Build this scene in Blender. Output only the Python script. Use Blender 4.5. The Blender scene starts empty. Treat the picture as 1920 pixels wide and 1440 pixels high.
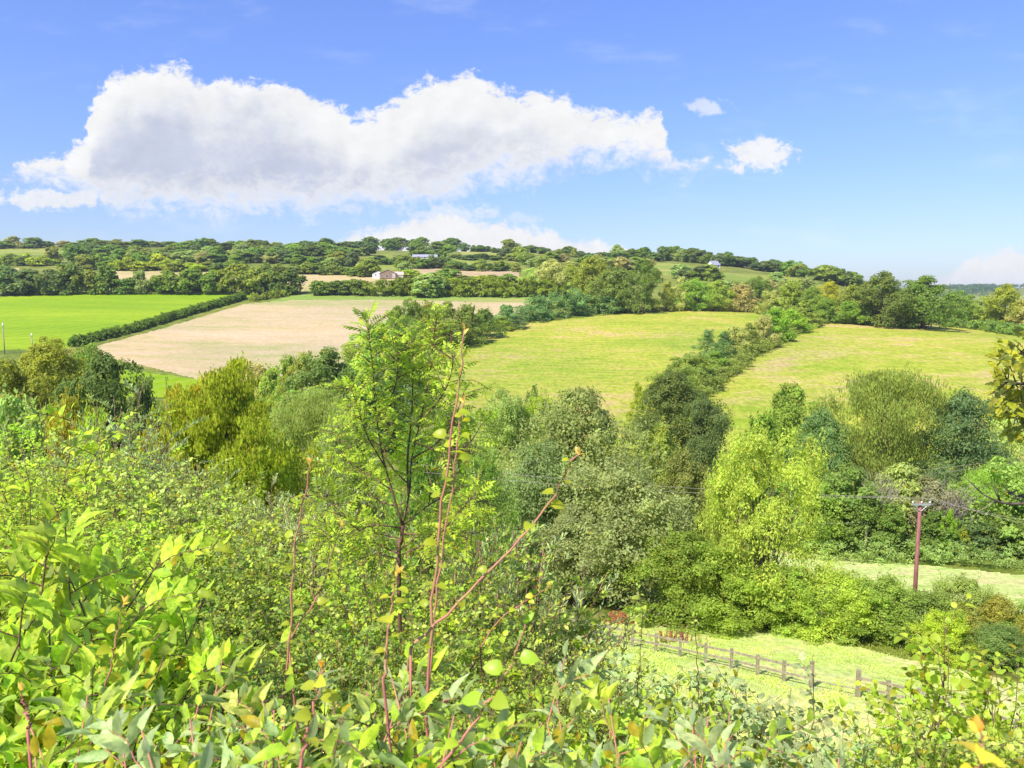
import bpy, math, random
import numpy as np

R = math.radians
EXPO = 1.15
GAIN = 1.55
HAZE = 0.00009
S = bpy.context.scene
COL = S.collection
F = 1493.0
TH = R(6.1)
CT, ST = math.cos(TH), math.sin(TH)
PI = math.pi

# ------------------------------------------------------------------ camera
cam_d = bpy.data.cameras.new('camera')
cam_d.sensor_width = 36.0
cam_d.lens = 36.0 * F / 1920.0
cam_d.clip_start = 0.05
cam_d.clip_end = 20000
cam = bpy.data.objects.new('camera', cam_d)
cam.location = (0, 0, 0)
cam.rotation_euler = (R(90) - TH, 0, 0)
COL.objects.link(cam)
S.camera = cam
cam_d.dof.use_dof = True
cam_d.dof.focus_distance = 40
cam_d.dof.aperture_fstop = 9.0

# ------------------------------------------------------------------ picture geometry <-> world
def ray(px, py):
    """slopes (x/y, z/y) of the line of sight through a point of the photograph"""
    yc = (720.0 - py) / F
    Y = CT + yc * ST
    return (px - 960.0) / F / Y, (-ST + yc * CT) / Y

def pix(x, y, z):
    d = y * CT - z * ST
    u = y * ST + z * CT
    return 960 + F * x / d, 720 - F * u / d

# ------------------------------------------------------------------ terrain
COLS = [-700, 100, 520, 960, 1300, 1500, 1700, 1920, 2700]
NEARL = [(-60, 1.5), (-20, -.6), (0, -1.65), (2, -2.1), (4, -2.9), (8, -4.6), (15, -7.6), (24, -11.2), (34, -14.6), (48, -18.2), (62, -20.6), (90, -23), (120, -23.6)]
NEARM = [(-60, 1.5), (-20, -.6), (0, -1.65), (2, -2.2), (4, -3.3), (8, -6.0), (15, -10.4), (24, -15.2), (31, -18.2), (40, -20.2), (52, -22.6), (62, -24.4), (75, -26.4), (90, -28.0), (120, -28)]
NEARR = [(-60, 1.5), (-20, -.6), (0, -1.65), (2, -2.2), (4, -3.4), (8, -6.6), (15, -12.3), (24, -17.4), (31, -19.2), (40, -20.5), (52, -23.0), (62, -25.0), (75, -27.3), (90, -29.4), (120, -29.2)]
FARY = [160, 230, 300, 360, 420, 520, 640, 760, 880, 1000, 1300, 1800, 2500, 3000, 3600, 6000, 14000]
FARP = {  # picture height of the ground at those distances
 -700: [790, 682, 624, 584, 556, 524, 502, 484, 465, 458, 475, 500, 505, 510, 515, 530, 548],
 100:  [785, 674, 619, 579, 554, 522, 500, 482, 463, 457, 475, 500, 505, 510, 515, 530, 548],
 520:  [788, 688, 625, 586, 558, 521, 498, 480, 468, 466, 485, 505, 510, 515, 520, 530, 548],
 960:  [815, 703, 632, 593, 562, 520, 498, 484, 472, 474, 495, 510, 515, 520, 525, 535, 548],
 1300: [818, 702, 628, 589, 568, 531, 506, 492, 486, 492, 510, 520, 525, 530, 535, 540, 549],
 1500: [818, 698, 626, 590, 578, 546, 520, 512, 514, 525, 540, 545, 545, 545, 548, 549, 551],
 1700: [820, 692, 628, 606, 600, 582, 562, 556, 560, 570, 590, 572, 546, 541, 546, 550, 552],
 1920: [825, 690, 633, 621, 618, 606, 592, 584, 580, 580, 592, 572, 544, 539, 545, 550, 552],
 2700: [830, 695, 640, 628, 622, 610, 598, 590, 586, 585, 592, 572, 544, 539, 545, 550, 552]}
LY = np.linspace(0, 1, 3000)
def s2y(s): return -60 + 20 * (np.exp(s * math.log((14000 + 80) / 20.0)) - 1)
def y2s(y): return np.log((np.maximum(y, -60) + 60) / 20.0 + 1) / math.log((14000 + 80) / 20.0)
YT = s2y(LY)
TAB = []
for c in COLS:
    near = NEARL if c <= 520 else NEARM if c <= 960 else NEARR
    ys = [p[0] for p in near]; zs = [p[1] for p in near]
    for y, p in zip(FARY, FARP[c]):
        ys.append(y); zs.append(ray(c, p)[1] * y)
    z = np.interp(YT, ys, zs)
    k = np.hanning(25); k /= k.sum()
    z = np.convolve(np.pad(z, 12, mode='edge'), k, mode='valid')
    TAB.append(z)
TAB = np.array(TAB)
ACOL = np.array([(c - 960) / F for c in COLS])
def vnoise(x, y, seed=0):
    """smooth value noise"""
    xi = np.floor(x).astype(np.int64); yi = np.floor(y).astype(np.int64)
    fx = x - xi; fy = y - yi
    fx = fx * fx * (3 - 2 * fx); fy = fy * fy * (3 - 2 * fy)
    def h(a, b):
        n = (a * 374761393 + b * 668265263 + seed * 974711) & 0x7fffffff
        n = ((n ^ (n >> 13)) * 1274126177) & 0x7fffffff
        return ((n ^ (n >> 16)) & 0xffff) / 65535.0
    return (h(xi, yi) * (1 - fx) + h(xi + 1, yi) * fx) * (1 - fy) + (h(xi, yi + 1) * (1 - fx) + h(xi + 1, yi + 1) * fx) * fy
def ground(x, y):
    x = np.asarray(x, float); y = np.asarray(y, float)
    a = x / np.maximum(y, 14.0)
    f = np.clip(np.interp(a, ACOL, np.arange(len(COLS))), 0, len(COLS) - 1.0001)
    i = f.astype(int); w = f - i; w = w * w * (3 - 2 * w)
    s = np.clip(y2s(y), 0, 1) * (len(LY) - 1.001)
    j = s.astype(int); v = s - j
    z0 = TAB[i, j] * (1 - v) + TAB[i, j + 1] * v
    z1 = TAB[i + 1, j] * (1 - v) + TAB[i + 1, j + 1] * v
    z = z0 * (1 - w) + z1 * w
    amp = np.clip(y / 400.0, 0.05, 1)
    return z + amp * .5 * (vnoise(x / 37, y / 37, 3) - .5) + .12 * (vnoise(x / 3.1, y / 3.1, 5) - .5)
RY = np.concatenate([np.linspace(1, 60, 400), np.geomspace(60.2, 6000, 2600)])
def hit(px, py):
    """first point of the ground seen through a point of the photograph"""
    a, t = ray(px, py)
    d = ground(a * RY, RY) - t * RY
    k = np.nonzero(d >= 0)[0]
    if len(k):
        y = RY[k[0]]
    else:
        m = (RY > 150) & (RY < 3300)
        y = RY[m][np.argmax((ground(a * RY, RY) / RY)[m])]
    return a * y, y, float(ground(a * y, y))
def at(px, py, Y):
    a, t = ray(px, py)
    return np.array([a * Y, Y, t * Y])

# ------------------------------------------------------------------ object bookkeeping
def tag(o, label=None, cat=None, group=None, kind=None):
    if label: o['label'] = label
    if cat: o['category'] = cat
    if group: o['group'] = group
    if kind: o['kind'] = kind
    return o
def empty(name, loc, label, cat, group=None, rz=0):
    o = bpy.data.objects.new(name, None)
    o.empty_display_size = .2
    o.location = loc; o.rotation_euler = (0, 0, rz)
    COL.objects.link(o)
    return tag(o, label, cat, group)
def link(name, mesh, parent=None, color=None, loc=None):
    o = bpy.data.objects.new(name, mesh)
    COL.objects.link(o)
    if parent: o.parent = parent
    if loc is not None: o.location = loc
    if color is not None: o.color = (*color, 1)
    return o
ORD = 'first second third fourth fifth sixth seventh eighth ninth tenth eleventh twelfth thirteenth fourteenth fifteenth sixteenth seventeenth eighteenth nineteenth twentieth'.split()

class MB:
    """collects faces and makes ONE mesh of them"""
    def __init__(s):
        s.v = []; s.l = []; s.c = []; s.m = []; s.a = []; s.n = 0
    def add(s, v, loops, counts, mat=0, lv=.5):
        v = np.asarray(v, float).reshape(-1, 3)
        loops = np.asarray(loops, np.int64).ravel(); counts = np.asarray(counts, np.int64).ravel()
        s.v.append(v); s.l.append(loops + s.n); s.c.append(counts)
        s.m.append(np.full(len(counts), mat, np.int32))
        s.a.append(np.broadcast_to(np.asarray(lv, float), (len(counts),)).astype(np.float32))
        s.n += len(v)
        return s
    def leaves(s, T, pos, d, n, L, W, lv=None, mat=0):
        tv, tl, tc = T
        N = len(pos)
        if N == 0: return s
        d = d / (np.linalg.norm(d, axis=1, keepdims=True) + 1e-9)
        n = n - d * (n * d).sum(1, keepdims=True)
        nn = np.linalg.norm(n, axis=1, keepdims=True)
        alt = np.cross(d, np.array([.3, .8, .52])); n = np.where(nn < 1e-3, alt, n)
        n = n / (np.linalg.norm(n, axis=1, keepdims=True) + 1e-9)
        sd = np.cross(n, d)
        L = np.broadcast_to(L, (N,))[:, None, None]; W = np.broadcast_to(W, (N,))[:, None, None]
        v = pos[:, None] + tv[None, :, 0:1] * L * d[:, None] + tv[None, :, 1:2] * W * sd[:, None] + tv[None, :, 2:3] * L * n[:, None]
        nv = len(tv)
        lo = (np.arange(N)[:, None] * nv + tl[None]).ravel()
        if lv is None: lv = np.random.default_rng(N).random(N)
        return s.add(v.reshape(-1, 3), lo, np.tile(tc, N), mat, np.repeat(lv, len(tc)))
    def tube(s, pts, rad, n=5, mat=0, cap=True):
        pts = np.asarray(pts, float); k = len(pts)
        rad = np.broadcast_to(np.asarray(rad, float), (k,))
        tg = np.gradient(pts, axis=0); tg /= np.linalg.norm(tg, axis=1, keepdims=True) + 1e-9
        ref = np.where(np.abs(tg[:, 2:3]) < .9, np.array([[0, 0, 1.]]), np.array([[1., 0, 0]]))
        u = np.cross(tg, ref); u /= np.linalg.norm(u, axis=1, keepdims=True) + 1e-9
        w = np.cross(tg, u)
        th = np.arange(n) * 2 * PI / n
        v = pts[:, None] + rad[:, None, None] * (np.cos(th)[None, :, None] * u[:, None] + np.sin(th)[None, :, None] * w[:, None])
        i = np.arange(k - 1)[:, None] * n; j = np.arange(n)[None]; j2 = (j + 1) % n
        q = np.stack([i + j, i + j2, i + n + j2, i + n + j], -1).reshape(-1, 4)
        loops = q.ravel(); counts = [4] * len(q)
        if cap:
            loops = np.concatenate([loops, (k - 1) * n + np.arange(n), np.arange(n)[::-1]]); counts = counts + [n, n]
        return s.add(v.reshape(-1, 3), loops, counts, mat)
    def box(s, lo, hi, mat=0):
        (a, b, c), (d, e, f) = lo, hi
        v = [(a, b, c), (d, b, c), (d, e, c), (a, e, c), (a, b, f), (d, b, f), (d, e, f), (a, e, f)]
        q = [0, 3, 2, 1, 4, 5, 6, 7, 0, 1, 5, 4, 1, 2, 6, 5, 2, 3, 7, 6, 3, 0, 4, 7]
        return s.add(v, q, [4] * 6, mat)
    def poly(s, pts, mat=0):
        return s.add(pts, range(len(pts)), [len(pts)], mat)
    def mesh(s, name, mats, smooth=False):
        me = bpy.data.meshes.new(name)
        if s.v:
            v = np.concatenate(s.v); l = np.concatenate(s.l); c = np.concatenate(s.c)
            me.vertices.add(len(v)); me.vertices.foreach_set('co', v.astype(np.float32).ravel())
            me.loops.add(len(l)); me.loops.foreach_set('vertex_index', l.astype(np.int32))
            me.polygons.add(len(c))
            st = np.concatenate([[0], np.cumsum(c)[:-1]])
            me.polygons.foreach_set('loop_start', st.astype(np.int32))
            me.polygons.foreach_set('material_index', np.concatenate(s.m))
            me.polygons.foreach_set('use_smooth', np.full(len(c), smooth))
            at_ = me.attributes.new('lv', 'FLOAT', 'FACE')
            at_.data.foreach_set('value', np.concatenate(s.a))
            me.update(calc_edges=True)
        for m in (mats if isinstance(mats, (list, tuple)) else [mats]): me.materials.append(m)
        return me

# ------------------------------------------------------------------ materials
def mat_new(name):
    m = bpy.data.materials.new(name); m.use_nodes = True
    nt = m.node_tree; nt.nodes.clear()
    out = nt.nodes.new('ShaderNodeOutputMaterial')
    return m, nt, out
class G:
    """tiny node-graph helper"""
    def __init__(s, nt): s.nt = nt
    def put(s, inp, v):
        if hasattr(v, 'is_output'): s.nt.links.new(v, inp)
        elif isinstance(v, (tuple, list)) and len(v) == 3 and inp.type == 'RGBA': inp.default_value = (*v, 1)
        else: inp.default_value = v
    def m(s, op, a, b=0.0, c=0.0, clamp=False):
        n = s.nt.nodes.new('ShaderNodeMath'); n.operation = op; n.use_clamp = clamp
        for i, v in enumerate((a, b, c)): s.put(n.inputs[i], v)
        return n.outputs[0]
    def mix(s, f, a, b, mode='MIX'):
        n = s.nt.nodes.new('ShaderNodeMix'); n.data_type = 'RGBA'; n.blend_type = mode
        s.put(n.inputs[0], f); s.put(n.inputs[6], a); s.put(n.inputs[7], b)
        return n.outputs[2]
    def ramp(s, f, stops, interp='LINEAR'):
        n = s.nt.nodes.new('ShaderNodeValToRGB'); n.color_ramp.interpolation = interp
        e = n.color_ramp.elements
        while len(e) < len(stops): e.new(.5)
        for k, (p, c) in zip(e, stops): k.position = p; k.color = (*c, 1) if len(c) == 3 else c
        s.put(n.inputs[0], f); return n.outputs[0]
    def sm(s, x, a, b):
        n = s.nt.nodes.new('ShaderNodeMapRange'); n.interpolation_type = 'SMOOTHSTEP'
        s.put(n.inputs[0], x); s.put(n.inputs[1], a); s.put(n.inputs[2], b)
        return n.outputs[0]
    def noise(s, vec, scale, detail=3, rough=.55, dist=0.0, dim='3D'):
        n = s.nt.nodes.new('ShaderNodeTexNoise'); n.noise_dimensions = dim
        if vec is not None: s.put(n.inputs['Vector'], vec)
        n.inputs['Scale'].default_value = scale; n.inputs['Detail'].default_value = detail
        n.inputs['Roughness'].default_value = rough; n.inputs['Distortion'].default_value = dist
        return n.outputs['Fac']
    def mapping(s, vec, scale=(1, 1, 1), rot=(0, 0, 0)):
        n = s.nt.nodes.new('ShaderNodeMapping'); s.put(n.inputs[0], vec)
        n.inputs['Scale'].default_value = scale; n.inputs['Rotation'].default_value = rot
        return n.outputs[0]
    def comb(s, x, y, z=0.0):
        n = s.nt.nodes.new('ShaderNodeCombineXYZ')
        for i, v in enumerate((x, y, z)): s.put(n.inputs[i], v)
        return n.outputs[0]

def leaf_mat(name, spread=.5, yellow=.06, transl=.35, gloss=.25, rough=.45, under=None, ycol=(.42, .33, .02), gain=2.05, spots=0.0):
    """foliage: the object's own colour, varied leaf by leaf and clump by clump"""
    m, nt, out = mat_new(name); g = G(nt)
    oi = nt.nodes.new('ShaderNodeObjectInfo')
    at_ = nt.nodes.new('ShaderNodeAttribute'); at_.attribute_name = 'lv'
    tc = nt.nodes.new('ShaderNodeTexCoord')
    cl = g.noise(tc.outputs['Object'], 5.0, 2)
    lv = at_.outputs['Fac']
    k = g.m('ADD', g.m('MULTIPLY', lv, spread), g.m('MULTIPLY', cl, spread * .9))
    k = g.m('MULTIPLY', g.m('ADD', k, 1 - spread * .95), gain)
    hv = nt.nodes.new('ShaderNodeHueSaturation')
    g.put(hv.inputs['Color'], oi.outputs['Color']); g.put(hv.inputs['Value'], k)
    fr = g.m('FRACT', g.m('MULTIPLY', lv, 7.31))
    g.put(hv.inputs['Hue'], g.m('ADD', .485, g.m('MULTIPLY', fr, .03)))
    c = g.mix(g.sm(g.m('FRACT', g.m('MULTIPLY', lv, 13.7)), 1 - yellow - .02, 1 - yellow + .02), hv.outputs[0], ycol)
    if spots:   # veins of paler tissue, blotches and brown flecks on the near leaves
        bl = g.noise(tc.outputs['Object'], 38, 3, .6); fl = g.noise(tc.outputs['Object'], 150, 2, .6)
        c = g.mix(1.0, c, g.mix(g.sm(bl, .3, .7), (.68, .74, .7), (1.25, 1.2, 1.2)), 'MULTIPLY')
        c = g.mix(g.m('MULTIPLY', g.sm(fl, .66, .74), spots), c, (.16, .09, .03))
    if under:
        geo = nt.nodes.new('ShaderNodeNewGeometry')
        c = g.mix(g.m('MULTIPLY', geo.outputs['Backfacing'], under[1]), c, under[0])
    p = nt.nodes.new('ShaderNodeBsdfPrincipled')
    g.put(p.inputs['Base Color'], c); p.inputs['Roughness'].default_value = rough
    p.inputs['Specular IOR Level'].default_value = gloss
    tr = nt.nodes.new('ShaderNodeBsdfTranslucent')
    g.put(tr.inputs['Color'], g.mix(1.0, c, (1.6, 1.6, .8), 'MULTIPLY'))
    mx = nt.nodes.new('ShaderNodeMixShader'); mx.inputs[0].default_value = transl
    nt.links.new(p.outputs[0], mx.inputs[1]); nt.links.new(tr.outputs[0], mx.inputs[2])
    nt.links.new(mx.outputs[0], out.inputs[0])
    return m
def bark_mat(name, a, b, scale=14):
    m, nt, out = mat_new(name); g = G(nt)
    tc = nt.nodes.new('ShaderNodeTexCoord')
    n = g.noise(g.mapping(tc.outputs['Object'], (1, 1, .25)), scale, 4, .65)
    p = nt.nodes.new('ShaderNodeBsdfPrincipled'); p.inputs['Roughness'].default_value = .85
    g.put(p.inputs['Base Color'], g.mix(g.sm(n, .35, .68), a, b))
    bp = nt.nodes.new('ShaderNodeBump'); bp.inputs['Strength'].default_value = .5; bp.inputs['Distance'].default_value = .02
    g.put(bp.inputs['Height'], n); nt.links.new(bp.outputs[0], p.inputs['Normal'])
    nt.links.new(p.outputs[0], out.inputs[0]); return m
def plain_mat(name, a, b=None, rough=.8, scale=6, metal=0, bump=.2, stretch=(1, 1, 1)):
    m, nt, out = mat_new(name); g = G(nt)
    tc = nt.nodes.new('ShaderNodeTexCoord')
    n = g.noise(g.mapping(tc.outputs['Object'], stretch), scale, 4, .6)
    p = nt.nodes.new('ShaderNodeBsdfPrincipled'); p.inputs['Roughness'].default_value = rough; p.inputs['Metallic'].default_value = metal
    g.put(p.inputs['Base Color'], g.mix(g.sm(n, .35, .65), a, b or tuple(k * .8 for k in a)))
    bp = nt.nodes.new('ShaderNodeBump'); bp.inputs['Strength'].default_value = bump; bp.inputs['Distance'].default_value = .02
    g.put(bp.inputs['Height'], n); nt.links.new(bp.outputs[0], p.inputs['Normal'])
    nt.links.new(p.outputs[0], out.inputs[0]); return m
def field_mat(name, cols, patch=.03, streak=(1, 1, 1), rot=0, fine=1.2, finemix=.35, lines=None, edge=None, bumpd=.15):
    """a field: patches of the sward's own colours, fine grass texture and drill lines"""
    m, nt, out = mat_new(name); g = G(nt)
    tc = nt.nodes.new('ShaderNodeTexCoord'); o = tc.outputs['Object']
    st = g.mapping(o, streak, (0, 0, rot))
    big = g.noise(st, patch, 5, .62, .6)
    mid = g.noise(st, patch * 7, 4, .65, .4)
    fin = g.noise(g.mapping(o, (1, .45, 1)), fine, 4, .7)
    k = g.m('ADD', g.m('MULTIPLY', big, .55), g.m('MULTIPLY', mid, .45))
    c = g.ramp(g.sm(k, .36, .64), cols)
    c = g.mix(finemix, c, g.mix(g.sm(fin, .3, .7), (.45, .45, .35), (1.6, 1.6, 1.5)), 'MULTIPLY') if finemix else c
    if lines:
        w = nt.nodes.new('ShaderNodeTexWave'); w.wave_type = 'BANDS'; w.bands_direction = 'X'
        g.put(w.inputs['Vector'], g.mapping(o, (1, 1, 1), (0, 0, lines[0])))
        w.inputs['Scale'].default_value = lines[1]; w.inputs['Distortion'].default_value = 2.5; w.inputs['Detail'].default_value = 2; w.inputs['Detail Scale'].default_value = .6
        c = g.mix(g.m('MULTIPLY', g.sm(w.outputs['Fac'], .55, .95), lines[3]), c, lines[2])
    wide = g.noise(g.mapping(o, (.7, 1, 1), (0, 0, .6)), .011, 3, .5, .8)
    c = g.mix(1.0, c, g.mix(g.sm(wide, .3, .7), (.62, .66, .70), (.78, .74, .78)), 'MULTIPLY')
    p = nt.nodes.new('ShaderNodeBsdfPrincipled'); p.inputs['Roughness'].default_value = .9; p.inputs['Specular IOR Level'].default_value = .1
    g.put(p.inputs['Base Color'], c)
    bp = nt.nodes.new('ShaderNodeBump'); bp.inputs['Strength'].default_value = .5; bp.inputs['Distance'].default_value = bumpd
    g.put(bp.inputs['Height'], fin); nt.links.new(bp.outputs[0], p.inputs['Normal'])
    nt.links.new(p.outputs[0], out.inputs[0]); return m

M_FAR = leaf_mat('foliage_distant', .85, .015, .45, .1, .7, gain=2.3)
M_MID = leaf_mat('foliage_tree', .9, .015, .5, .12, .65, gain=2.75)
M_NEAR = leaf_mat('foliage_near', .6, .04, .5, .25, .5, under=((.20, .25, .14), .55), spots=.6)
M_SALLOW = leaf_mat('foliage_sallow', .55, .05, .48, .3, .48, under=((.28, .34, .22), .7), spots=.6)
M_YEL = leaf_mat('foliage_yellowing', .5, .10, .48, .25, .5, ycol=(.34, .30, .02))
M_SHOOT = leaf_mat('foliage_shoot', .35, .0, .5, .35, .4)
M_BARK = bark_mat('bark', (.05, .037, .025), (.13, .10, .07))
M_PALE = bark_mat('bark_pale', (.20, .17, .13), (.36, .31, .25))
M_TWIG = bark_mat('bark_twig', (.10, .045, .03), (.19, .10, .06), 30)
M_RED = bark_mat('bark_red_shoot', (.42, .13, .13), (.40, .26, .09), 5)

# ------------------------------------------------------------------ leaf shapes
def blade(prof, segs, fold=.2, droop=.25, pet=0.0):
    t = np.linspace(0, 1, segs + 1); w = np.array([prof(x) for x in t])
    v = []; idx = []
    for i, x in enumerate(t):
        z = -droop * x * x
        if w[i] < 1e-3:
            idx.append((len(v),)); v.append((x, 0, z))
        else:
            idx.append((len(v), len(v) + 1, len(v) + 2))
            v += [(x, w[i], z + fold * w[i] * .5), (x, 0, z), (x, -w[i], z + fold * w[i] * .5)]
    loops = []; cnt = []
    for a, b in zip(idx[:-1], idx[1:]):
        if len(a) == 1 and len(b) == 3: loops += [a[0], b[1], b[0], a[0], b[2], b[1]]; cnt += [3, 3]
        elif len(a) == 3 and len(b) == 1: loops += [a[0], a[1], b[0], a[1], a[2], b[0]]; cnt += [3, 3]
        elif len(a) == 3: loops += [a[0], a[1], b[1], b[0], a[1], a[2], b[2], b[1]]; cnt += [4, 4]
    v = np.array(v, float)
    if pet:
        v[:, 0] += pet
        k = len(v)
        v = np.vstack([v, [(0, .03, pet * .3), (0, -.03, pet * .3), (pet, -.03, 0), (pet, .03, 0)]])
        loops += [k, k + 1, k + 2, k + 3]; cnt += [4]
    return v, np.array(loops), np.array(cnt)
CARD = (np.array([(0, 0, 0), (.45, .5, .06), (1, 0, -.06), (.5, -.5, .06)], float), np.array([0, 1, 2, 3]), np.array([4]))
OVATE_B = blade(lambda t: .5 * math.sin(PI * t ** .75) ** .85 if 0 < t < 1 else 0, 4, .7, .55)
OVATE_C = blade(lambda t: .46 * math.sin(PI * t ** .95) if 0 < t < 1 else 0, 4, -.25, -.25)
ROUND_B = blade(lambda t: .5 * math.sqrt(max(0, 1 - (2 * t - 1) ** 2)) * (1.1 - .35 * t) if 0 < t < 1 else 0, 5, .6, .5, .3)
OVATE = blade(lambda t: .5 * math.sin(PI * t ** .8) ** .9 if 0 < t < 1 else 0, 4)
OVATE2 = blade(lambda t: .5 * math.sin(PI * t ** .8) if 0 < t < 1 else 0, 3)
ROUND = blade(lambda t: .5 * math.sqrt(max(0, 1 - (2 * t - 1) ** 2)) if 0 < t < 1 else 0, 5, .22, .2, .35)
ROUND2 = blade(lambda t: .5 * math.sqrt(max(0, 1 - (2 * t - 1) ** 2)) if 0 < t < 1 else 0, 4, .25, .2)
LANCE = blade(lambda t: .5 * math.sin(PI * t ** .9) ** .8 if 0 < t < 1 else 0, 3, .3, .2)
OAKLEAF = blade(lambda t: 0 if t in (0, 1) else (.5, .26, .5, .3, .46)[int(round(t * 8)) % 5] * math.sin(PI * t ** 1.2) ** .5, 8, .2, .2)

# ------------------------------------------------------------------ trees
PROF = {
 'round': lambda t: np.sqrt(np.clip(1 - (2 * t - 1) ** 2, 0, 1)) * .95 + .05,
 'oak': lambda t: np.clip(np.sin(PI * np.clip(t * .8 + .17, 0, 1)) ** .7, .1, 1),
 'cone': lambda t: np.clip(1.05 - t, .06, 1) ** .8,
 'column': lambda t: np.clip(np.sin(PI * np.clip(t * .85 + .1, 0, 1)) ** .45, .12, 1),
 'dome': lambda t: np.sqrt(np.clip(1 - t * t, .02, 1)),
}
def unit(rng, n):
    d = rng.normal(size=(n, 3)); return d / (np.linalg.norm(d, axis=1, keepdims=True) + 1e-9)
def crown_leaves(rng, prof, zmin, lobes, clumps, per, leaf, lobe_r=.2, droop=0.0, fuzz=.35, sprigs=0, sprig_l=.09):
    """leaf clumps on lobes on an uneven envelope; unit height, unit width"""
    t = (np.arange(lobes) + rng.random(lobes)) / lobes
    ang = np.arange(lobes) * 2.399 + rng.random(lobes) * 1.1
    rr = .5 * PROF[prof](t) * rng.uniform(.45, 1.0, lobes)
    inner = rng.random(lobes) < .18; rr[inner] *= .3
    lr = lobe_r * rng.uniform(.65, 1.3, lobes) * np.clip(.55 + .5 * PROF[prof](t), .5, 1)
    z = zmin + (1 - zmin) * t * .92
    rr = np.maximum(rr - lr * .5, 0)
    lc = np.stack([rr * np.cos(ang), rr * np.sin(ang), z], 1)
    pos = []; nor = []; cid = []
    k = 0
    for i in range(lobes):
        out = np.array([math.cos(ang[i]), math.sin(ang[i]), .35])
        d = unit(rng, clumps) + .45 * out + np.array([0, 0, .3]); d /= np.linalg.norm(d, axis=1, keepdims=True)
        cc = lc[i] + d * (lr[i] * rng.uniform(.45, 1.0, (clumps, 1))) * np.array([1, 1, .85])
        cr = lr[i] * rng.uniform(.28, .55, clumps)
        for c in range(clumps):
            n = int(per * rng.uniform(.6, 1.3))
            e = unit(rng, n) + .4 * d[c] + np.array([0, 0, .25]); e /= np.linalg.norm(e, axis=1, keepdims=True)
            r = cr[c] * (1 - fuzz + fuzz * 1.6 * rng.random((n, 1)))
            p = cc[c] + e * r * np.array([1, 1, .75])
            if droop: p[:, 2] -= droop * rng.random(n) ** 2
            pos.append(p); nor.append(e * .6 + d[c] * .3 + np.array([0, 0, .3]) + unit(rng, n) * .55)
            cid.append(np.full(n, rng.random())); k += 1
    pos = np.concatenate(pos); nor = np.concatenate(nor); cid = np.concatenate(cid)
    if sprigs:
        sc = np.linalg.norm(pos[:, :2], axis=1) + pos[:, 2] * .6 + rng.random(len(pos)) * .25
        pick = np.argsort(-sc)[:sprigs * 6:6]
        q = pos[pick]; o = q * np.array([1, 1, 0]); o /= np.linalg.norm(o, axis=1, keepdims=True) + 1e-6
        dr = o * .35 + np.array([0, 0, 1.0]) + unit(rng, len(q)) * .35
        kk = 8; st_ = np.linspace(.15, 1, kk)[None, :, None] * rng.uniform(.4, 1.1, (len(q), 1, 1)) * sprig_l
        sp = (q[:, None] + dr[:, None] * st_).reshape(-1, 3) + rng.normal(size=(len(q) * kk, 3)) * .005
        pos = np.vstack([pos, sp]); nor = np.vstack([nor, unit(rng, len(sp)) + np.array([0, 0, .4])]); cid = np.concatenate([cid, np.repeat(rng.uniform(.4, 1, len(q)), kk)])
    pos[:, :2] /= 2 * np.percentile(np.linalg.norm(pos[:, :2], axis=1), 93)
    zl_ = np.percentile(pos[:, 2], 1.5); pos[:, 2] = zmin + (pos[:, 2] - zl_) * (1 - zmin) / (np.percentile(pos[:, 2], 99.7) - zl_)
    keep = pos[:, 2] > .01
    pos, nor, cid = pos[keep], nor[keep], cid[keep]
    n = len(pos)
    d = np.cross(nor, unit(rng, n))
    if droop: d = d * .5 + np.array([0, 0, -1.0])
    L = leaf * rng.uniform(.6, 1.35, n)
    lv = np.clip(.6 * rng.random(n) + .4 * cid, 0, .999)
    return pos, d, nor, L, lv, lc
def curve(a, b, rng, k=6, sag=.0, wob=.04):
    t = np.linspace(0, 1, k)[:, None]
    L = np.linalg.norm(b - a)
    p = a + (b - a) * t
    p[:, 2] += sag * L * np.sin(PI * t[:, 0])
    p[1:-1] += rng.normal(size=(k - 2, 3)) * wob * L
    return p
def proto(seed, prof, zmin=.15, lobes=16, clumps=8, per=30, leaf=.03, wr=.6, lobe_r=.2, droop=0, trunks=1, limbs=7, tr=.022, bark=None, fuzz=.35, one=False, mat=None, sprigs=0, sprig_l=.09):
    rng = np.random.default_rng(seed)
    pos, d, nor, L, lv, lc = crown_leaves(rng, prof, zmin, lobes, clumps, per, leaf, lobe_r, droop, fuzz, sprigs, sprig_l)
    mb = MB().leaves(CARD, pos, d, nor, L, L * wr, lv)
    tb = mb if one else MB()
    k = 1 if one else 0
    for q in range(trunks):
        a0 = rng.random() * 6.28
        base = np.array([.03 * math.cos(a0), .03 * math.sin(a0), -.03]) * (trunks > 1) + np.array([0, 0, -.03])
        top = np.array([.12 * math.cos(a0), .12 * math.sin(a0), .0]) * (trunks > 1) + np.array([0, 0, .72])
        p = curve(base, top, rng, 8, 0, .015)
        tb.tube(p, np.linspace(tr, tr * .25, 8) * np.array([1.5, 1.1] + [1] * 6), 6, k)
        for i in rng.permutation(lobes)[:limbs]:
            c = lc[i]; f = np.clip((c[2] - .25) / .9, .12, .85)
            s = p[int(f * 7)]
            if c[2] < s[2] - .05: continue
            tb.tube(curve(s, c * np.array([1, 1, 1.0]), rng, 6, .08, .05), np.linspace(tr * .5, tr * .14, 6), 4, k)
    b = bark or M_BARK
    if one: return (mb.mesh('tree', [mat or M_FAR, b]), None)
    return (mb.mesh('crown', [mat or M_MID]), tb.mesh('trunk', [b], True))

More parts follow.
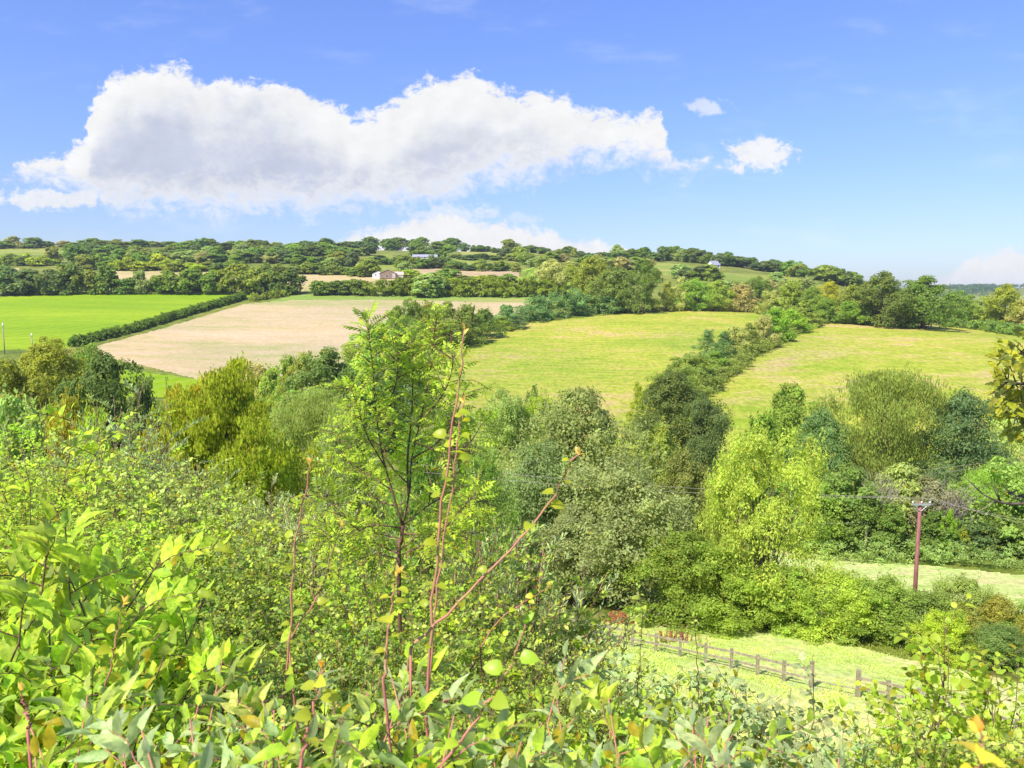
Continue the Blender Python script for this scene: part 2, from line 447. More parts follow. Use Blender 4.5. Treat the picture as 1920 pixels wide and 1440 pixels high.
# distant trees (one mesh each), mid-distance trees (crown + trunk), big valley trees
FAR = [proto(10 + i, p, z * .5, 15, 7, 30, .10, .75, .25, one=True, limbs=3, tr=.03) for i, (p, z) in enumerate(
    [('round', .12), ('oak', .12), ('oak', .1), ('round', .15), ('column', .1), ('dome', .03), ('dome', .03), ('cone', .06), ('oak', .2)])]
MID = {k: [proto(sd + i, *a, **kw) for i in range(n)] for k, (sd, n, a, kw) in {
 'oak': (40, 3, ('oak', .05, 28, 9, 46, .042), dict(limbs=9)),
 'round': (50, 2, ('round', .03, 26, 9, 46, .040), dict(limbs=8)),
 'bush': (60, 3, ('dome', .03, 20, 9, 46, .048), dict(trunks=3, limbs=4, tr=.014, sprigs=70, sprig_l=.12)),
 'cone': (70, 2, ('cone', .06, 24, 7, 40, .042), dict(lobe_r=.15)),
 'column': (75, 2, ('column', .1, 24, 8, 44, .038), dict(lobe_r=.16)),
}.items()}
BIG = {
 'grey': [proto(80 + i, 'oak', .12, 34, 13, 75, .022, lobe_r=.17, limbs=14, fuzz=.5, trunks=2, tr=.02, sprigs=160, sprig_l=.05) for i in range(2)],
 'willow': [proto(84, 'oak', .2, 34, 12, 75, .024, wr=.4, lobe_r=.16, droop=.10, limbs=20, tr=.03, fuzz=.55, sprigs=220, sprig_l=.07)],
 'dark': [proto(86 + i, 'oak', .03, 36, 11, 75, .024, lobe_r=.18, limbs=9) for i in range(2)],
 'ash': [proto(90, 'column', .06, 56, 10, 52, .022, wr=.5, lobe_r=.115, limbs=22, tr=.014, trunks=2, fuzz=.6, sprigs=200, sprig_l=.05)],
 'shrub': [proto(94 + i, 'dome', .02, 30, 12, 75, .026, wr=.6, lobe_r=.17, trunks=5, limbs=5, tr=.010, fuzz=.5, sprigs=260, sprig_l=.11) for i in range(3)],
 'yellow': [proto(98, 'oak', .04, 40, 11, 75, .024, wr=.6, lobe_r=.15, limbs=12, tr=.018, fuzz=.5, droop=.02, sprigs=160, sprig_l=.06)],
}
def dead_proto(seed, n=90):
    rng = np.random.default_rng(seed); tb = MB(); cb = MB()
    tb.tube(curve(np.array([0, 0, -.03]), np.array([.02, .01, .55]), rng, 7, 0, .015), np.linspace(.03, .012, 7), 6)
    for i in range(n):
        a = 2.4 * i; z0 = rng.uniform(.25, .55); r = .5 * math.sqrt(rng.random()); top = np.array([r * math.cos(a), r * math.sin(a), 1 - .5 * r * r - rng.random() * .25])
        p = curve(np.array([.015, .005, z0]), top, rng, 5, -.06, .03); cb.tube(p, [.009, .007, .005, .004, .002], 3, 0, False)
        for k in range(5):
            s0 = p[int(rng.integers(1, 5))]; e = s0 + np.array([rng.normal() * .05, rng.normal() * .05, rng.uniform(.04, .12)]); cb.tube(np.array([s0, (s0 + e) / 2, e]), [.004, .003, .0015], 3, 0, False)
    return cb.mesh('crown', [M_PALE]), tb.mesh('trunk', [M_PALE], True)
DEAD = [dead_proto(5), dead_proto(6)]
DK = (.065, .10, .020); BG = (.062, .092, .034); OL = (.125, .15, .026); MG = (.095, .145, .022)
YG = (.20, .24, .02); LG = (.16, .20, .065); YE = (.34, .27, .012); TN = (.19, .18, .07); LM = (.19, .28, .022)
CNAME = {DK: 'dark green', BG: 'blackish blue-green', OL: 'olive green', MG: 'mid green', YG: 'yellow-green', LG: 'pale grey-green', YE: 'golden yellow', TN: 'tan-tinged green', LM: 'lime green'}
rng0 = np.random.default_rng(7)
rnd = random.Random(5)
def jit(c, k=.12):
    f = 1 + rnd.uniform(-k, k)
    return tuple(min(1, v * f * (1 + rnd.uniform(-k * .6, k * .6))) for v in c)
MEAN = (.10, .13, .028)
def calm(c, k=.22): return tuple(a * (1 - k) + b * k for a, b in zip(c, MEAN))
def plant(pr, px, top, w, base=None, Y=None, color=MG, name='tree', label='', cat='tree', group=None, rz=None):
    """a tree standing on the ground at (px, base) or at distance Y, its top at picture height top"""
    if Y is None: x, y, z = hit(px, base)
    else:
        y = Y; x = ray(px, (top + 700) / 2)[0] * Y; z = float(ground(x, y))
    H = ray(px, top)[1] * y - z
    H = max(H, .5)
    W = w / F * y * 1.06
    rz = rnd.uniform(0, 6.28) if rz is None else rz
    crown, trunk = pr
    if trunk is None:
        o = link(name, crown, None, jit(calm(color)), (x, y, z)); o.rotation_euler = (0, 0, rz); o.scale = (W, W, H)
        return tag(o, label, cat, group)
    r = empty(name, (x, y, z), label, cat, group, rz); r.scale = (W, W, H)
    link('crown', crown, r, jit(calm(color))); link('trunk', trunk, r)
    return r
SHAPE = {0: 'rounded', 1: 'broad', 2: 'spreading', 3: 'domed', 4: 'tall narrow', 5: 'bushy low', 6: 'squat', 7: 'pointed', 8: 'open-crowned'}
def tree_row(where, pts, n, h, w, pal, forms=(0, 1, 2, 3, 8), group=None, name='broadleaf_tree', cat='tree', jy=3):
    pts = np.array(pts, float)
    t = (np.arange(n) + .5 + rng0.uniform(-.3, .3, n)) / n
    xs = np.interp(t, np.linspace(0, 1, len(pts)), pts[:, 0]); ys = np.interp(t, np.linspace(0, 1, len(pts)), pts[:, 1])
    for i in range(n):
        f = forms[int(rng0.integers(len(forms)))]; c = pal[int(rng0.integers(len(pal)))]
        hh = h[0] * .74 + (h[1] * .97 - h[0] * .74) * rng0.random() ** 1.3; ww = rng0.uniform(w[0] * .9, w[1] * 1.1) * (.7 if f in (4, 7) else 1)
        lab = f'{CNAME[c]} {SHAPE[f]} {cat}, {ORD[i]} from left {where}'
        by = ys[i] + rng0.uniform(-jy, jy) * .5
        plant(FAR[f], xs[i], by - hh, ww, by, None, c, name, lab, cat, group or f'{cat}s {where}')
# ------------------------------------------------------------------ ground sheet, cut into fields along their boundaries
def inpoly(px, py, poly):
    r = np.zeros(px.shape, bool); n = len(poly)
    for i in range(n):
        (x0, y0), (x1, y1) = poly[i], poly[(i + 1) % n]
        if y0 == y1: continue
        c = ((y0 > py) != (y1 > py)) & (px < (x1 - x0) * (py - y0) / (y1 - y0) + x0)
        r ^= c
    return r
av = np.concatenate([np.linspace(-2.2, -.78, 50)[:-1], np.linspace(-.78, .78, 640), np.linspace(.78, 2.2, 50)[1:]])
yv = np.concatenate([np.linspace(-60, 20, 60)[:-1], np.geomspace(20, 1300, 620)[:-1], np.geomspace(1300, 6000, 60)])
AA, YY = np.meshgrid(av, yv)
XX = AA * (np.maximum(YY, 0) + 14 * np.exp(-np.maximum(YY, 0) / 14.0) + 4)
ZZ = ground(XX, YY)
ny, nx = AA.shape
xc = (XX[:-1, :-1] + XX[1:, 1:]) / 2; yc_ = (YY[:-1, :-1] + YY[1:, 1:]) / 2; zc = (ZZ[:-1, :-1] + ZZ[1:, 1:]) / 2
safe = yc_ > 16
PX, PY = pix(xc, np.where(safe, yc_, 20), zc)
PX = np.where(safe, PX, -9999)
wob = (vnoise(PX / 23, yc_ / 9, 11) - .5)
PXw = PX + wob * 3; PYw = PY + (vnoise(PX / 17, yc_ / 7, 12) - .5) * 2
FIELDS = [  # name, picture outline, distance range, material
 ('bright_green_field', [(-900, 560), (0, 557), (140, 551.5), (480, 551.5), (458, 560), (440, 567), (400, 578), (300, 607), (200, 635), (125, 652), (-900, 690)], (150, 560)),
 ('stubble_field', [(150, 658), (300, 617), (455, 571), (505, 566), (560, 562.5), (700, 563), (990, 568), (985, 585), (900, 600), (760, 640), (690, 690), (620, 760), (450, 730), (330, 700)], (120, 470)),
 ('grass_margin', [(505, 566), (560, 552), (760, 553), (1060, 557), (1060, 568), (990, 568), (700, 563), (560, 562.5)], (200, 520)),
 ('middle_meadow', [(690, 745), (800, 670), (870, 640), (960, 611), (1050, 600), (1150, 590), (1300, 581), (1425, 583), (1450, 600), (1390, 660), (1320, 720), (1230, 800), (1190, 860), (900, 860), (700, 830)], (100, 430)),
 ('right_meadow', [(1230, 800), (1320, 720), (1390, 660), (1470, 625), (1530, 603), (1700, 606), (1800, 614), (1935, 630), (2900, 690), (2900, 900), (1920, 900), (1500, 880), (1250, 860)], (100, 430)),
 ('paddock', [(1040, 1174), (1180, 1168), (1290, 1168), (1380, 1172), (1500, 1186), (1700, 1236), (1800, 1256), (2100, 1316), (2900, 1500), (2900, 4000), (880, 4000), (850, 1600), (955, 1400), (925, 1320), (1010, 1262), (980, 1215)], (20, 62)),
 ('strip_field', [(1440, 1030), (1560, 1042), (1700, 1057), (1800, 1066), (1930, 1080), (2900, 1180), (2900, 1300), (1930, 1150), (1700, 1180), (1440, 1180)], (58, 95)),
 ('lower_pasture', [(225, 690), (335, 706), (420, 716), (420, 745), (225, 745)], (80, 260)),
 ('pale_field', [(200, 506), (440, 507), (470, 508.5), (545, 514), (860, 517), (860, 531), (740, 538), (600, 546), (545, 546), (520, 524), (200, 524)], (380, 720)),
 ('tan_field', [(760, 500), (835, 503), (970, 508), (975, 524), (860, 523), (790, 514)], (400, 780)),
 ('hill_pasture', [(690, 496), (760, 498), (850, 503), (880, 514), (700, 505)], (450, 850)),
 ('upper_pasture', [(852, 469), (945, 471), (945, 479), (852, 478)], (600, 1100)),
 ('crest_pasture', [(690, 478), (735, 478), (735, 485), (690, 484)], (500, 1100)),
 ('tan_crest_field', [(645, 460), (692, 460), (692, 467), (645, 467)], (600, 1100)),
 ('slope_pasture', [(820, 483), (900, 485), (900, 498), (820, 494)], (500, 1000)),
 ('green_hill_field', [(1225, 493), (1285, 495), (1285, 522), (1225, 514)], (400, 900)),
 ('long_hill_field', [(1335, 512), (1420, 515), (1510, 524), (1560, 540), (1560, 548), (1335, 540)], (350, 760)),
 ('far_left_field', [(-300, 500), (35, 503), (38, 511), (-300, 512)], (400, 800)),
 ('far_left_pasture', [(-300, 466), (200, 468), (215, 477), (-300, 482)], (500, 1000)),
 ('distant_field', [(1700, 552), (1790, 549), (1850, 556), (2000, 552), (2000, 590), (1700, 590)], (1500, 2600)),
]
fid = np.full(xc.shape, -1, int)
for i, (nm, poly, (ya, yb)) in enumerate(FIELDS):
    k = (fid < 0) & (yc_ > ya) & (yc_ < yb) & inpoly(PXw, PYw, poly)
    fid[k] = i
GREEN = [(0, (.16, .26, .012)), (.5, (.20, .31, .012)), (1, (.25, .36, .02))]
FM = {
 'bright_green_field': field_mat('grass_bright', [(0, (.21, .36, .003)), (.55, (.27, .42, .003)), (1, (.34, .46, .012))], .02, (.25, 1, 1), .25, .8, .18, (.35, .05, (.34, .46, .05), .5)),
 'stubble_field': field_mat('stubble', [(0, (.42, .42, .14)), (.2, (.55, .45, .21)), (.6, (.63, .48, .27)), (1, (.68, .53, .32))], .025, (.35, 1, 1), .3, .9, .22, (.55, .16, (.50, .38, .19), .55)),
 'middle_meadow': field_mat('meadow', [(0, (.26, .37, .02)), (.42, (.35, .42, .035)), (.7, (.42, .43, .055)), (.9, (.50, .43, .11)), (1, (.52, .40, .15))], .034, (.55, 1, 1), -.15, .9, .4, (1.75, .07, (.52, .45, .13), .35)),
 'paddock': field_mat('paddock_grass', [(0, (.42, .56, .11)), (.4, (.58, .67, .18)), (.7, (.70, .70, .26)), (1, (.76, .62, .28))], .10, (.5, 1, 1), .3, 3.0, .45, None, bumpd=.06),
 'pale_field': field_mat('straw', [(0, (.36, .36, .10)), (.4, (.50, .42, .16)), (1, (.60, .46, .24))], .012, (.3, 1, 1), .1, .5, .2),
 'tan_field': field_mat('tan_earth', [(0, (.46, .36, .17)), (1, (.58, .42, .24))], .012, (.3, 1, 1), .1, .5, .2, (.2, .06, (.42, .32, .15), .5)),
 'hill_pasture': field_mat('pasture', [(0, (.20, .29, .04)), (.5, (.28, .34, .05)), (1, (.38, .38, .10))], .015, (.4, 1, 1), .1, .5, .25),
}
FM['right_meadow'] = field_mat('meadow_dry', [(0, (.29, .39, .025)), (.45, (.38, .43, .045)), (.72, (.45, .44, .07)), (.92, (.52, .44, .13)), (1, (.54, .41, .16))], .03, (.5, 1, 1), .12, .9, .4)
FM['strip_field'] = FM['paddock']; FM['grass_margin'] = field_mat('margin', [(0, (.30, .34, .06)), (.5, (.26, .40, .06)), (1, (.46, .38, .14))], .03, (.15, 1, 1), 0, .8, .2)
FM['lower_pasture'] = FM['bright_green_field']; FM['far_left_field'] = FM['pale_field']; FM['tan_crest_field'] = FM['pale_field']
M_GROUND = field_mat('rough_grass', [(0, (.12, .16, .025)), (.4, (.19, .24, .03)), (.75, (.27, .29, .05)), (1, (.34, .31, .09))], .05, (1, 1, 1), 0, 1.2, .45)
def sheet(name, mask, mat, desc=None):
    r, c = np.nonzero(mask)
    if len(r) == 0: return
    q = np.stack([r * nx + c, r * nx + c + 1, (r + 1) * nx + c + 1, (r + 1) * nx + c], 1)
    u, inv = np.unique(q.ravel(), return_inverse=True)
    v = np.stack([XX.ravel()[u], YY.ravel()[u], ZZ.ravel()[u]], 1)
    o = link(name, MB().add(v, inv, [4] * len(r)).mesh(name, [mat], True))
    return tag(o, kind='structure')
sheet('ground', fid < 0, M_GROUND)
for i, (nm, _, _) in enumerate(FIELDS):
    sheet(nm, fid == i, FM.get(nm, FM['hill_pasture']))

# ------------------------------------------------------------------ hedges
def hedge(label, pts, h, thick, color, leaf=.45, per=70, lump=1.0, name='hedge', cat='hedge', mat=None, group=None, jag=.25, Ys=None):
    """pts: points of the photograph along the foot of the hedge (or (px, Y) with Ys)"""
    rng = np.random.default_rng(abs(hash(label)) % 1000 if False else len(label) * 7 + int(pts[0][0] + 999))
    if Ys: P = []
    W = []
    for i, p in enumerate(pts):
        if Ys:
            y = Ys[i]; x = ray(p[0], p[1])[0] * y; W.append((x, y, float(ground(x, y))))
        else: W.append(hit(*p))
    W = np.array(W); seg = np.linalg.norm(np.diff(W[:, :2], axis=0), axis=1); L = np.concatenate([[0], np.cumsum(seg)])
    hs = np.array(h if isinstance(h, (list, tuple)) else [h] * len(pts), float)
    n = max(4, int(L[-1] / (thick * .45 * lump)))
    s = (np.arange(n) + rng.random(n)) / n * L[-1]
    cx = np.interp(s, L, W[:, 0]) + rng.normal(size=n) * thick * .16; cy = np.interp(s, L, W[:, 1]) + rng.normal(size=n) * thick * .16
    cz = ground(cx, cy); H = np.interp(s, L, hs) * rng.uniform(1 - jag, 1 + jag * .6, n)
    org = W[len(W) // 2]
    pos = []; nor = []; lv = []
    for i in range(n):
        k = max(3, int(per * rng.uniform(.7, 1.3) / 20))
        p, d_, nn_, L_, v_, _ = crown_leaves(rng, 'dome', .02, 5, 4, k, leaf, .3, sprigs=4, sprig_l=.12)
        T_ = thick * rng.uniform(.8, 1.3)
        pos.append(p * np.array([T_, T_, H[i]]) + np.array([cx[i], cy[i], cz[i]])); nor.append(nn_); lv.append(np.clip(v_ * .65 + rng.random() * .35, 0, .999))
    pos = np.concatenate(pos); nor = np.concatenate(nor); lv = np.concatenate(lv)
    g = ground(pos[:, 0], pos[:, 1]); pos[:, 2] = np.maximum(pos[:, 2], g + .05)
    N = len(pos); Ls = leaf * rng.uniform(.6, 1.35, N)
    me = MB().leaves(CARD, pos - org, np.cross(nor, unit(rng, N)), nor, Ls, Ls * .65, lv).mesh(name, [mat or M_FAR])
    o = link(name, me, None, color, tuple(org))
    return tag(o, label, cat, group)

# ---- far hillside, row by row from the skyline downwards
FARP_ = [OL, OL, MG, DK, DK, BG]
tree_row('along the far left skyline', [(-20, 465), (330, 464)], 14, (13, 21), (26, 42), [OL, OL, MG, TN, DK], (0, 1, 2, 5))
tree_row('along the skyline left of the wooded hilltop', [(335, 467), (545, 474)], 12, (17, 25), (26, 38), [DK, DK, MG, OL])
tree_row('in the hilltop wood', [(545, 476), (620, 468), (860, 464)], 19, (16, 25), (26, 40), [DK, DK, DK, MG, BG], (0, 1, 2, 3))
tree_row('right of the hilltop wood', [(868, 472), (1030, 475)], 13, (8, 17), (14, 26), [DK, DK, BG, MG], (0, 1, 5, 6))
tree_row('on the crest above the oaks', [(1035, 480), (1150, 485)], 10, (12, 22), (16, 30), [DK, MG, OL, BG], (0, 1, 4, 7))
tree_row('above the green hill field', [(1145, 487), (1290, 490)], 10, (18, 28), (24, 36), [DK, MG, OL, LG])
tree_row('on the crest by the slate roof', [(1290, 490), (1480, 514)], 14, (18, 28), (26, 38), [DK, DK, BG, MG])
tree_row('where the crest drops right', [(1475, 516), (1560, 530), (1625, 545)], 11, (22, 32), (30, 44), [DK, MG, OL, OL])
tree_row('in the upper left wood', [(150, 478), (560, 486)], 18, (18, 28), (28, 44), [OL, BG, BG, MG, LG])
tree_row('in the lower left wood', [(220, 492), (560, 495)], 16, (18, 28), (28, 42), [OL, MG, BG, LG, TN])
tree_row('just below the hilltop wood', [(490, 481), (700, 480)], 11, (18, 28), (26, 40), [MG, DK, BG, OL])
tree_row('above the hedge left of barn', [(555, 498), (690, 500)], 9, (20, 30), (26, 36), [MG, OL, BG, LG])
tree_row('in the hedgerow behind the barn', [(685, 494), (745, 495)], 5, (13, 18), (20, 28), [BG, DK])
tree_row('around the grey farmhouse', [(742, 503), (838, 503)], 8, (24, 34), (22, 34), [MG, BG, OL], (0, 4, 4, 1))
tree_row('above the grey farmhouse', [(770, 481), (862, 483)], 6, (16, 24), (24, 34), [MG, DK, LG])
tree_row('along the top of the tan field', [(832, 505), (970, 510)], 12, (13, 24), (18, 30), [BG, DK, MG, OL])
tree_row('beside the upper pasture', [(950, 487), (1020, 504)], 8, (18, 30), (22, 34), [MG, OL, BG, LG])
tree_row('in the upper pasture hedge', [(862, 486), (950, 487)], 7, (9, 13), (18, 28), [BG, DK], (5, 6))
tree_row('on the slope below the crest', [(1030, 500), (1220, 506)], 12, (18, 30), (26, 40), [OL, MG, LG, TN])
tree_row('in the far left thicket', [(-10, 498), (85, 498)], 9, (14, 24), (24, 36), [YG, YG, OL], (5, 6), cat='bush', name='bush')
tree_row('behind the left pale field', [(150, 506), (425, 509)], 17, (18, 34), (26, 44), [OL, OL, MG, DK, YG])
tree_row('in the hedge left of barn', [(425, 511), (690, 517)], 17, (15, 24), (22, 34), [MG, MG, OL, DK], (5, 6, 0))
tree_row('left of the long hill field', [(1270, 524), (1345, 526)], 7, (22, 38), (26, 38), [OL, MG, BG, LG])
tree_row('below the long hill field', [(1345, 548), (1500, 553)], 9, (18, 30), (26, 40), [TN, OL, LG, MG], (0, 5, 6, 8))
plant(FAR[1], 143, 460, 52, 497, None, DK, 'oak_tree', 'broad dark green oak standing out above the left wood', 'tree')
plant(FAR[4], 100, 462, 30, 494, None, OL, 'broadleaf_tree', 'small upright olive tree beside the broad dark oak on the left', 'tree')
plant(FAR[2], 955, 449, 34, 474, None, OL, 'broadleaf_tree', 'tallest rounded tree on the skyline right of the hilltop wood', 'tree')
plant(FAR[8], 1156, 459, 26, 485, None, LG, 'broadleaf_tree', 'airy pale tree on the skyline beside the cloud edge', 'tree')
plant(FAR[0], 1265, 462, 30, 489, None, MG, 'broadleaf_tree', 'rounded tree highest on the crest above the green hill field', 'tree')
plant(FAR[2], 690, 487, 46, 518, None, OL, 'broadleaf_tree', 'broad olive tree beside the white barn', 'tree')
plant(FAR[5], 678, 510, 14, 520, None, MG, 'bush', 'tiny round bush left of the barn', 'bush')
plant(FAR[0], 760, 491, 26, 514, None, LG, 'broadleaf_tree', 'pale blue-green tree right behind the barn', 'tree')
plant(FAR[5], 768, 506, 32, 521, None, YG, 'bush', 'yellow-green bush at the right end of the barn', 'bush')
plant(FAR[3], 838, 504, 46, 526, None, MG, 'bush', 'rounded dark bush between barn and tan field', 'bush')
plant(FAR[5], 1455, 510, 26, 528, None, LG, 'bush', 'pale bush at the left of the long hill field', 'bush')
plant(FAR[3], 1512, 518, 34, 546, None, LG, 'bush', 'pale rounded bush at the right end of the long hill field', 'bush')

# ---- the row behind the bright green field
R1 = [(12, 500, 60, BG, 0), (55, 506, 60, BG, 1), (100, 506, 52, BG, 0), (138, 497, 56, DK, 2), (168, 506, 46, OL, 8), (203, 500, 50, DK, 7), (243, 522, 36, DK, 5), (264, 505, 30, LG, 4),
      (292, 517, 28, DK, 4), (318, 508, 48, MG, 0), (362, 504, 52, MG, 1), (402, 508, 46, MG, 0), (440, 496, 58, OL, 2), (482, 502, 50, OL, 8), (512, 506, 42, DK, 4), (545, 508, 48, DK, 3)]
for i, (px, top, w, c, f) in enumerate(R1):
    plant(FAR[f], px, top, w, 551.5 if px > 130 else 553, None, c, 'broadleaf_tree', f'{CNAME[c]} {SHAPE[f]} tree, {ORD[i]} from left behind the bright green field', 'tree', 'trees behind the bright green field')
for i, (px, top, w, c, wd) in enumerate([(40, 536, 28, BG, 'blue-green'), (72, 540, 24, LG, 'pale'), (98, 535, 30, LG, 'grey')]):
    plant(FAR[5], px, top, w, 552, None, c, 'bush', f'small {wd} bush at the far left edge of the green field', 'bush')
hedge('low scrubby verge along the far edge of the bright green field', [(60, 553), (180, 552), (320, 552), (470, 552)], .9, 3, OL, .5, 120)
hedge('trimmed dark hedge between the bright green field and the stubble', [(130, 651), (200, 634), (300, 606), (400, 577), (456, 561)], [2.6, 2.8, 3.0, 3.3, 3.4], 3.2, (.075, .115, .02), .6, 420, .5, jag=.32)
hedge('low bush line at the top corner of the stubble field', [(466, 566), (505, 560), (548, 552)], [3.6, 3.6, 3.0], 4.5, OL, .7, 300)
for i, (px, top, w, c) in enumerate([(600, 527, 40, MG), (632, 527, 40, DK), (664, 524, 48, MG)]):
    plant(FAR[5], px, top, w, 553, None, c, 'bush', f'{ORD[i]} rounded bush from the left in the tall hedge behind the stubble', 'bush', 'bushes in the tall hedge')
hedge('tall dense hedge with yellowish tops behind the stubble field', [(690, 554), (760, 554), (860, 556), (960, 557), (1050, 556)], [8, 9, 10, 10, 9], 9, (.11, .14, .016), .95, 900, .6, jag=.14)
plant(FAR[8], 805, 512, 74, 557, None, LG, 'willow_tree', 'pale grey-green willow swelling out of the tall hedge', 'tree')
tree_row('behind the tall hedge', [(770, 532), (960, 528)], 11, (10, 17), (26, 40), [OL, MG, YG], (5, 6), cat='bush', name='bush')

# ---- the belt of trees above the two meadows
BELT = [(1035, 487, 72, 552, TN, 2, 'tan-tinged spreading tree left of the big yellow-olive tree'), (1000, 502, 50, 545, LG, 0, 'pale low tree at the right end of the tall hedge'),
 (1068, 500, 50, 556, OL, 8, 'loose olive tree behind the bramble bank'), (1112, 482, 92, 566, (.11, .13, .015), 2, 'broad yellow-olive tree above the bramble bank'),
 (1152, 500, 84, 586, DK, 1, 'dark oak at the top corner of the middle meadow, left of the pair'), (1207, 487, 66, 588, (.045, .08, .012), 4, 'tall dark oak at the top of the middle meadow, right of the pair'),
 (1250, 528, 42, 584, OL, 7, 'small pointed olive tree right of the tall dark oak'), (1275, 520, 44, 582, TN, 8, 'thin tan-green tree behind the middle meadow'),
 (1302, 522, 66, 583, MG, 0, 'rounded mid green tree above the middle meadow'), (1345, 526, 56, 583, OL, 1, 'olive tree second right of the rounded green one'),
 (1392, 532, 66, 584, TN, 8, 'dull tan-green willow scrub above the middle meadow'), (1418, 519, 58, 578, DK, 3, 'dark domed tree behind the willow scrub'),
 (1448, 545, 58, 590, TN, 5, 'greyish bush at the top right corner of the middle meadow'), (1484, 527, 64, 592, OL, 8, 'ragged olive tree where the meadow hedge meets the belt'),
 (1520, 537, 50, 594, MG, 0, 'green tree between the ragged olive and the golden tree'), (1556, 528, 50, 584, (.20, .165, .012), 0, 'golden-orange autumn tree in the belt above the right meadow'),
 (1600, 535, 66, 600, OL, 8, 'loose olive tree left of the two great oaks'), (1548, 560, 60, 604, MG, 5, 'green bush below the golden tree'), (1590, 565, 60, 606, MG, 5, 'second green bush right of the golden tree'),
 (1652, 511, 98, 613, (.055, .085, .016), 1, 'great dark oak above the right meadow, left of the two'), (1728, 519, 118, 616, (.065, .085, .018), 2, 'great broad oak above the right meadow, right of the two'),
 (1690, 552, 66, 613, OL, 3, 'olive domed bush in front between the two great oaks'), (1790, 545, 62, 612, MG, 0, 'green tree at the right shoulder of the great oaks'),
 (1825, 572, 50, 614, OL, 5, 'low olive bush right of the great oaks'), (1882, 534, 74, 620, (.14, .16, .015), 2, 'yellowish broad tree near the right edge above the meadow'),
 (1848, 556, 52, 616, OL, 0, 'small olive tree in the gap showing the distant hills'), (1915, 560, 60, 622, TN, 8, 'greyish tree at the right edge above the meadow'), (1968, 540, 80, 626, MG, 0, 'green tree just at the right margin of the belt')]
for px, top, w, base, c, f, lab in BELT:
    plant(MID[('round', 'oak', 'oak', 'round', 'column', 'bush', 'bush', 'cone', 'bush')[f]][rnd.randrange(2)], px, top, w, base, None, c, 'broadleaf_tree' if f != 5 else 'bush', lab, 'tree' if f != 5 else 'bush')
hedge('dense blue-green bramble bank at the top left of the middle meadow', [(945, 608), (985, 602), (1040, 596), (1100, 590), (1160, 586)], [6, 9, 11, 11, 8], 14, (.085, .14, .045), .85, 1000, .55, 'bramble_bank', 'bramble bank')
hedge('low brownish bracken verge along the top of the middle meadow', [(1180, 586), (1250, 583), (1330, 583), (1420, 586)], 1.8, 4, (.14, .14, .03), .6, 160, .8, 'bracken_verge', 'bracken verge')
hedge('bright green bracken below the golden tree', [(1528, 604), (1570, 606), (1640, 611)], [4.0, 4.0, 4.0], 5.5, (.10, .15, .035), .65, 340, .7, 'bracken_verge', 'bracken verge')
hedge('long green bracken verge along the top right of the right meadow', [(1765, 612), (1840, 619), (1930, 631), (2010, 640)], [3.5, 4.5, 4.5, 4], 6, (.10, .15, .03), .65, 340, .7, 'bracken_verge', 'bracken verge')

# ---- hedgerow between stubble and middle meadow
HR = [(735, 585, 62, 655, MG, 'bush', 'left'), (772, 562, 72, 662, (.075, .105, .014), 'round', 'tall olive-green'), (805, 568, 60, 650, (.12, .11, .02), 'bush', 'russet-tinged'), (838, 566, 76, 650, (.10, .12, .03), 'oak', 'broad pale olive'),
      (880, 572, 66, 645, (.085, .10, .02), 'bush', 'ragged olive'), (908, 580, 60, 632, DK, 'bush', 'dark'), (940, 594, 40, 620, OL, 'bush', 'low olive')]
for i, (px, top, w, base, c, k, lab) in enumerate(HR):
    plant(MID[k][i % 2], px, top, w, base, None, c, 'hedgerow_tree', f'{lab} hedgerow tree, {ORD[i]} from left between stubble and meadow', 'tree', 'hedgerow trees by the stubble')
plant(MID['bush'][0], 966, 592, 44, 616, None, (.05, .085, .04), 'bush', 'small round blue-green bush at the corner of the middle meadow', 'bush')
LOW = [(705, 612, 90, 170, MG, 'round', 'dark green tree behind the tip of the ash sapling'), (745, 620, 70, 165, DK, 'bush', 'dark bush right behind the ash sapling tip'), (655, 640, 60, 180, LG, 'column', 'slim pale tree at the lower edge of the stubble'),
       (612, 656, 112, 135, (.05, .075, .022), 'oak', 'large dark grey-green oak below the stubble field'), (570, 662, 66, 140, OL, 'column', 'pale olive upright tree left of the large grey-green oak'), (540, 668, 50, 150, MG, 'cone', 'pointed green tree at the lower edge of the stubble'),
       (510, 690, 60, 160, OL, 'bush', 'olive bush below the stubble field'), (470, 678, 70, 165, TN, 'bush', 'dull bush behind the golden maple'), (670, 690, 90, 130, DK, 'bush', 'blackish bush right of the large grey-green oak'), (560, 735, 90, 115, MG, 'bush', 'green bush below the large grey-green oak'),
       (730, 690, 90, 140, BG, 'round', 'blue-dark tree seen through the ash sapling'), (790, 660, 60, 165, OL, 'bush', 'olive bush seen right through the ash sapling')]
for i, (px, top, w, Y, c, k, lab) in enumerate(LOW):
    w *= 1.3
    plant(MID[k][i % 2], px, top, w, None, Y, c, 'broadleaf_tree' if k != 'bush' else 'bush', lab, 'tree' if k != 'bush' else 'bush')

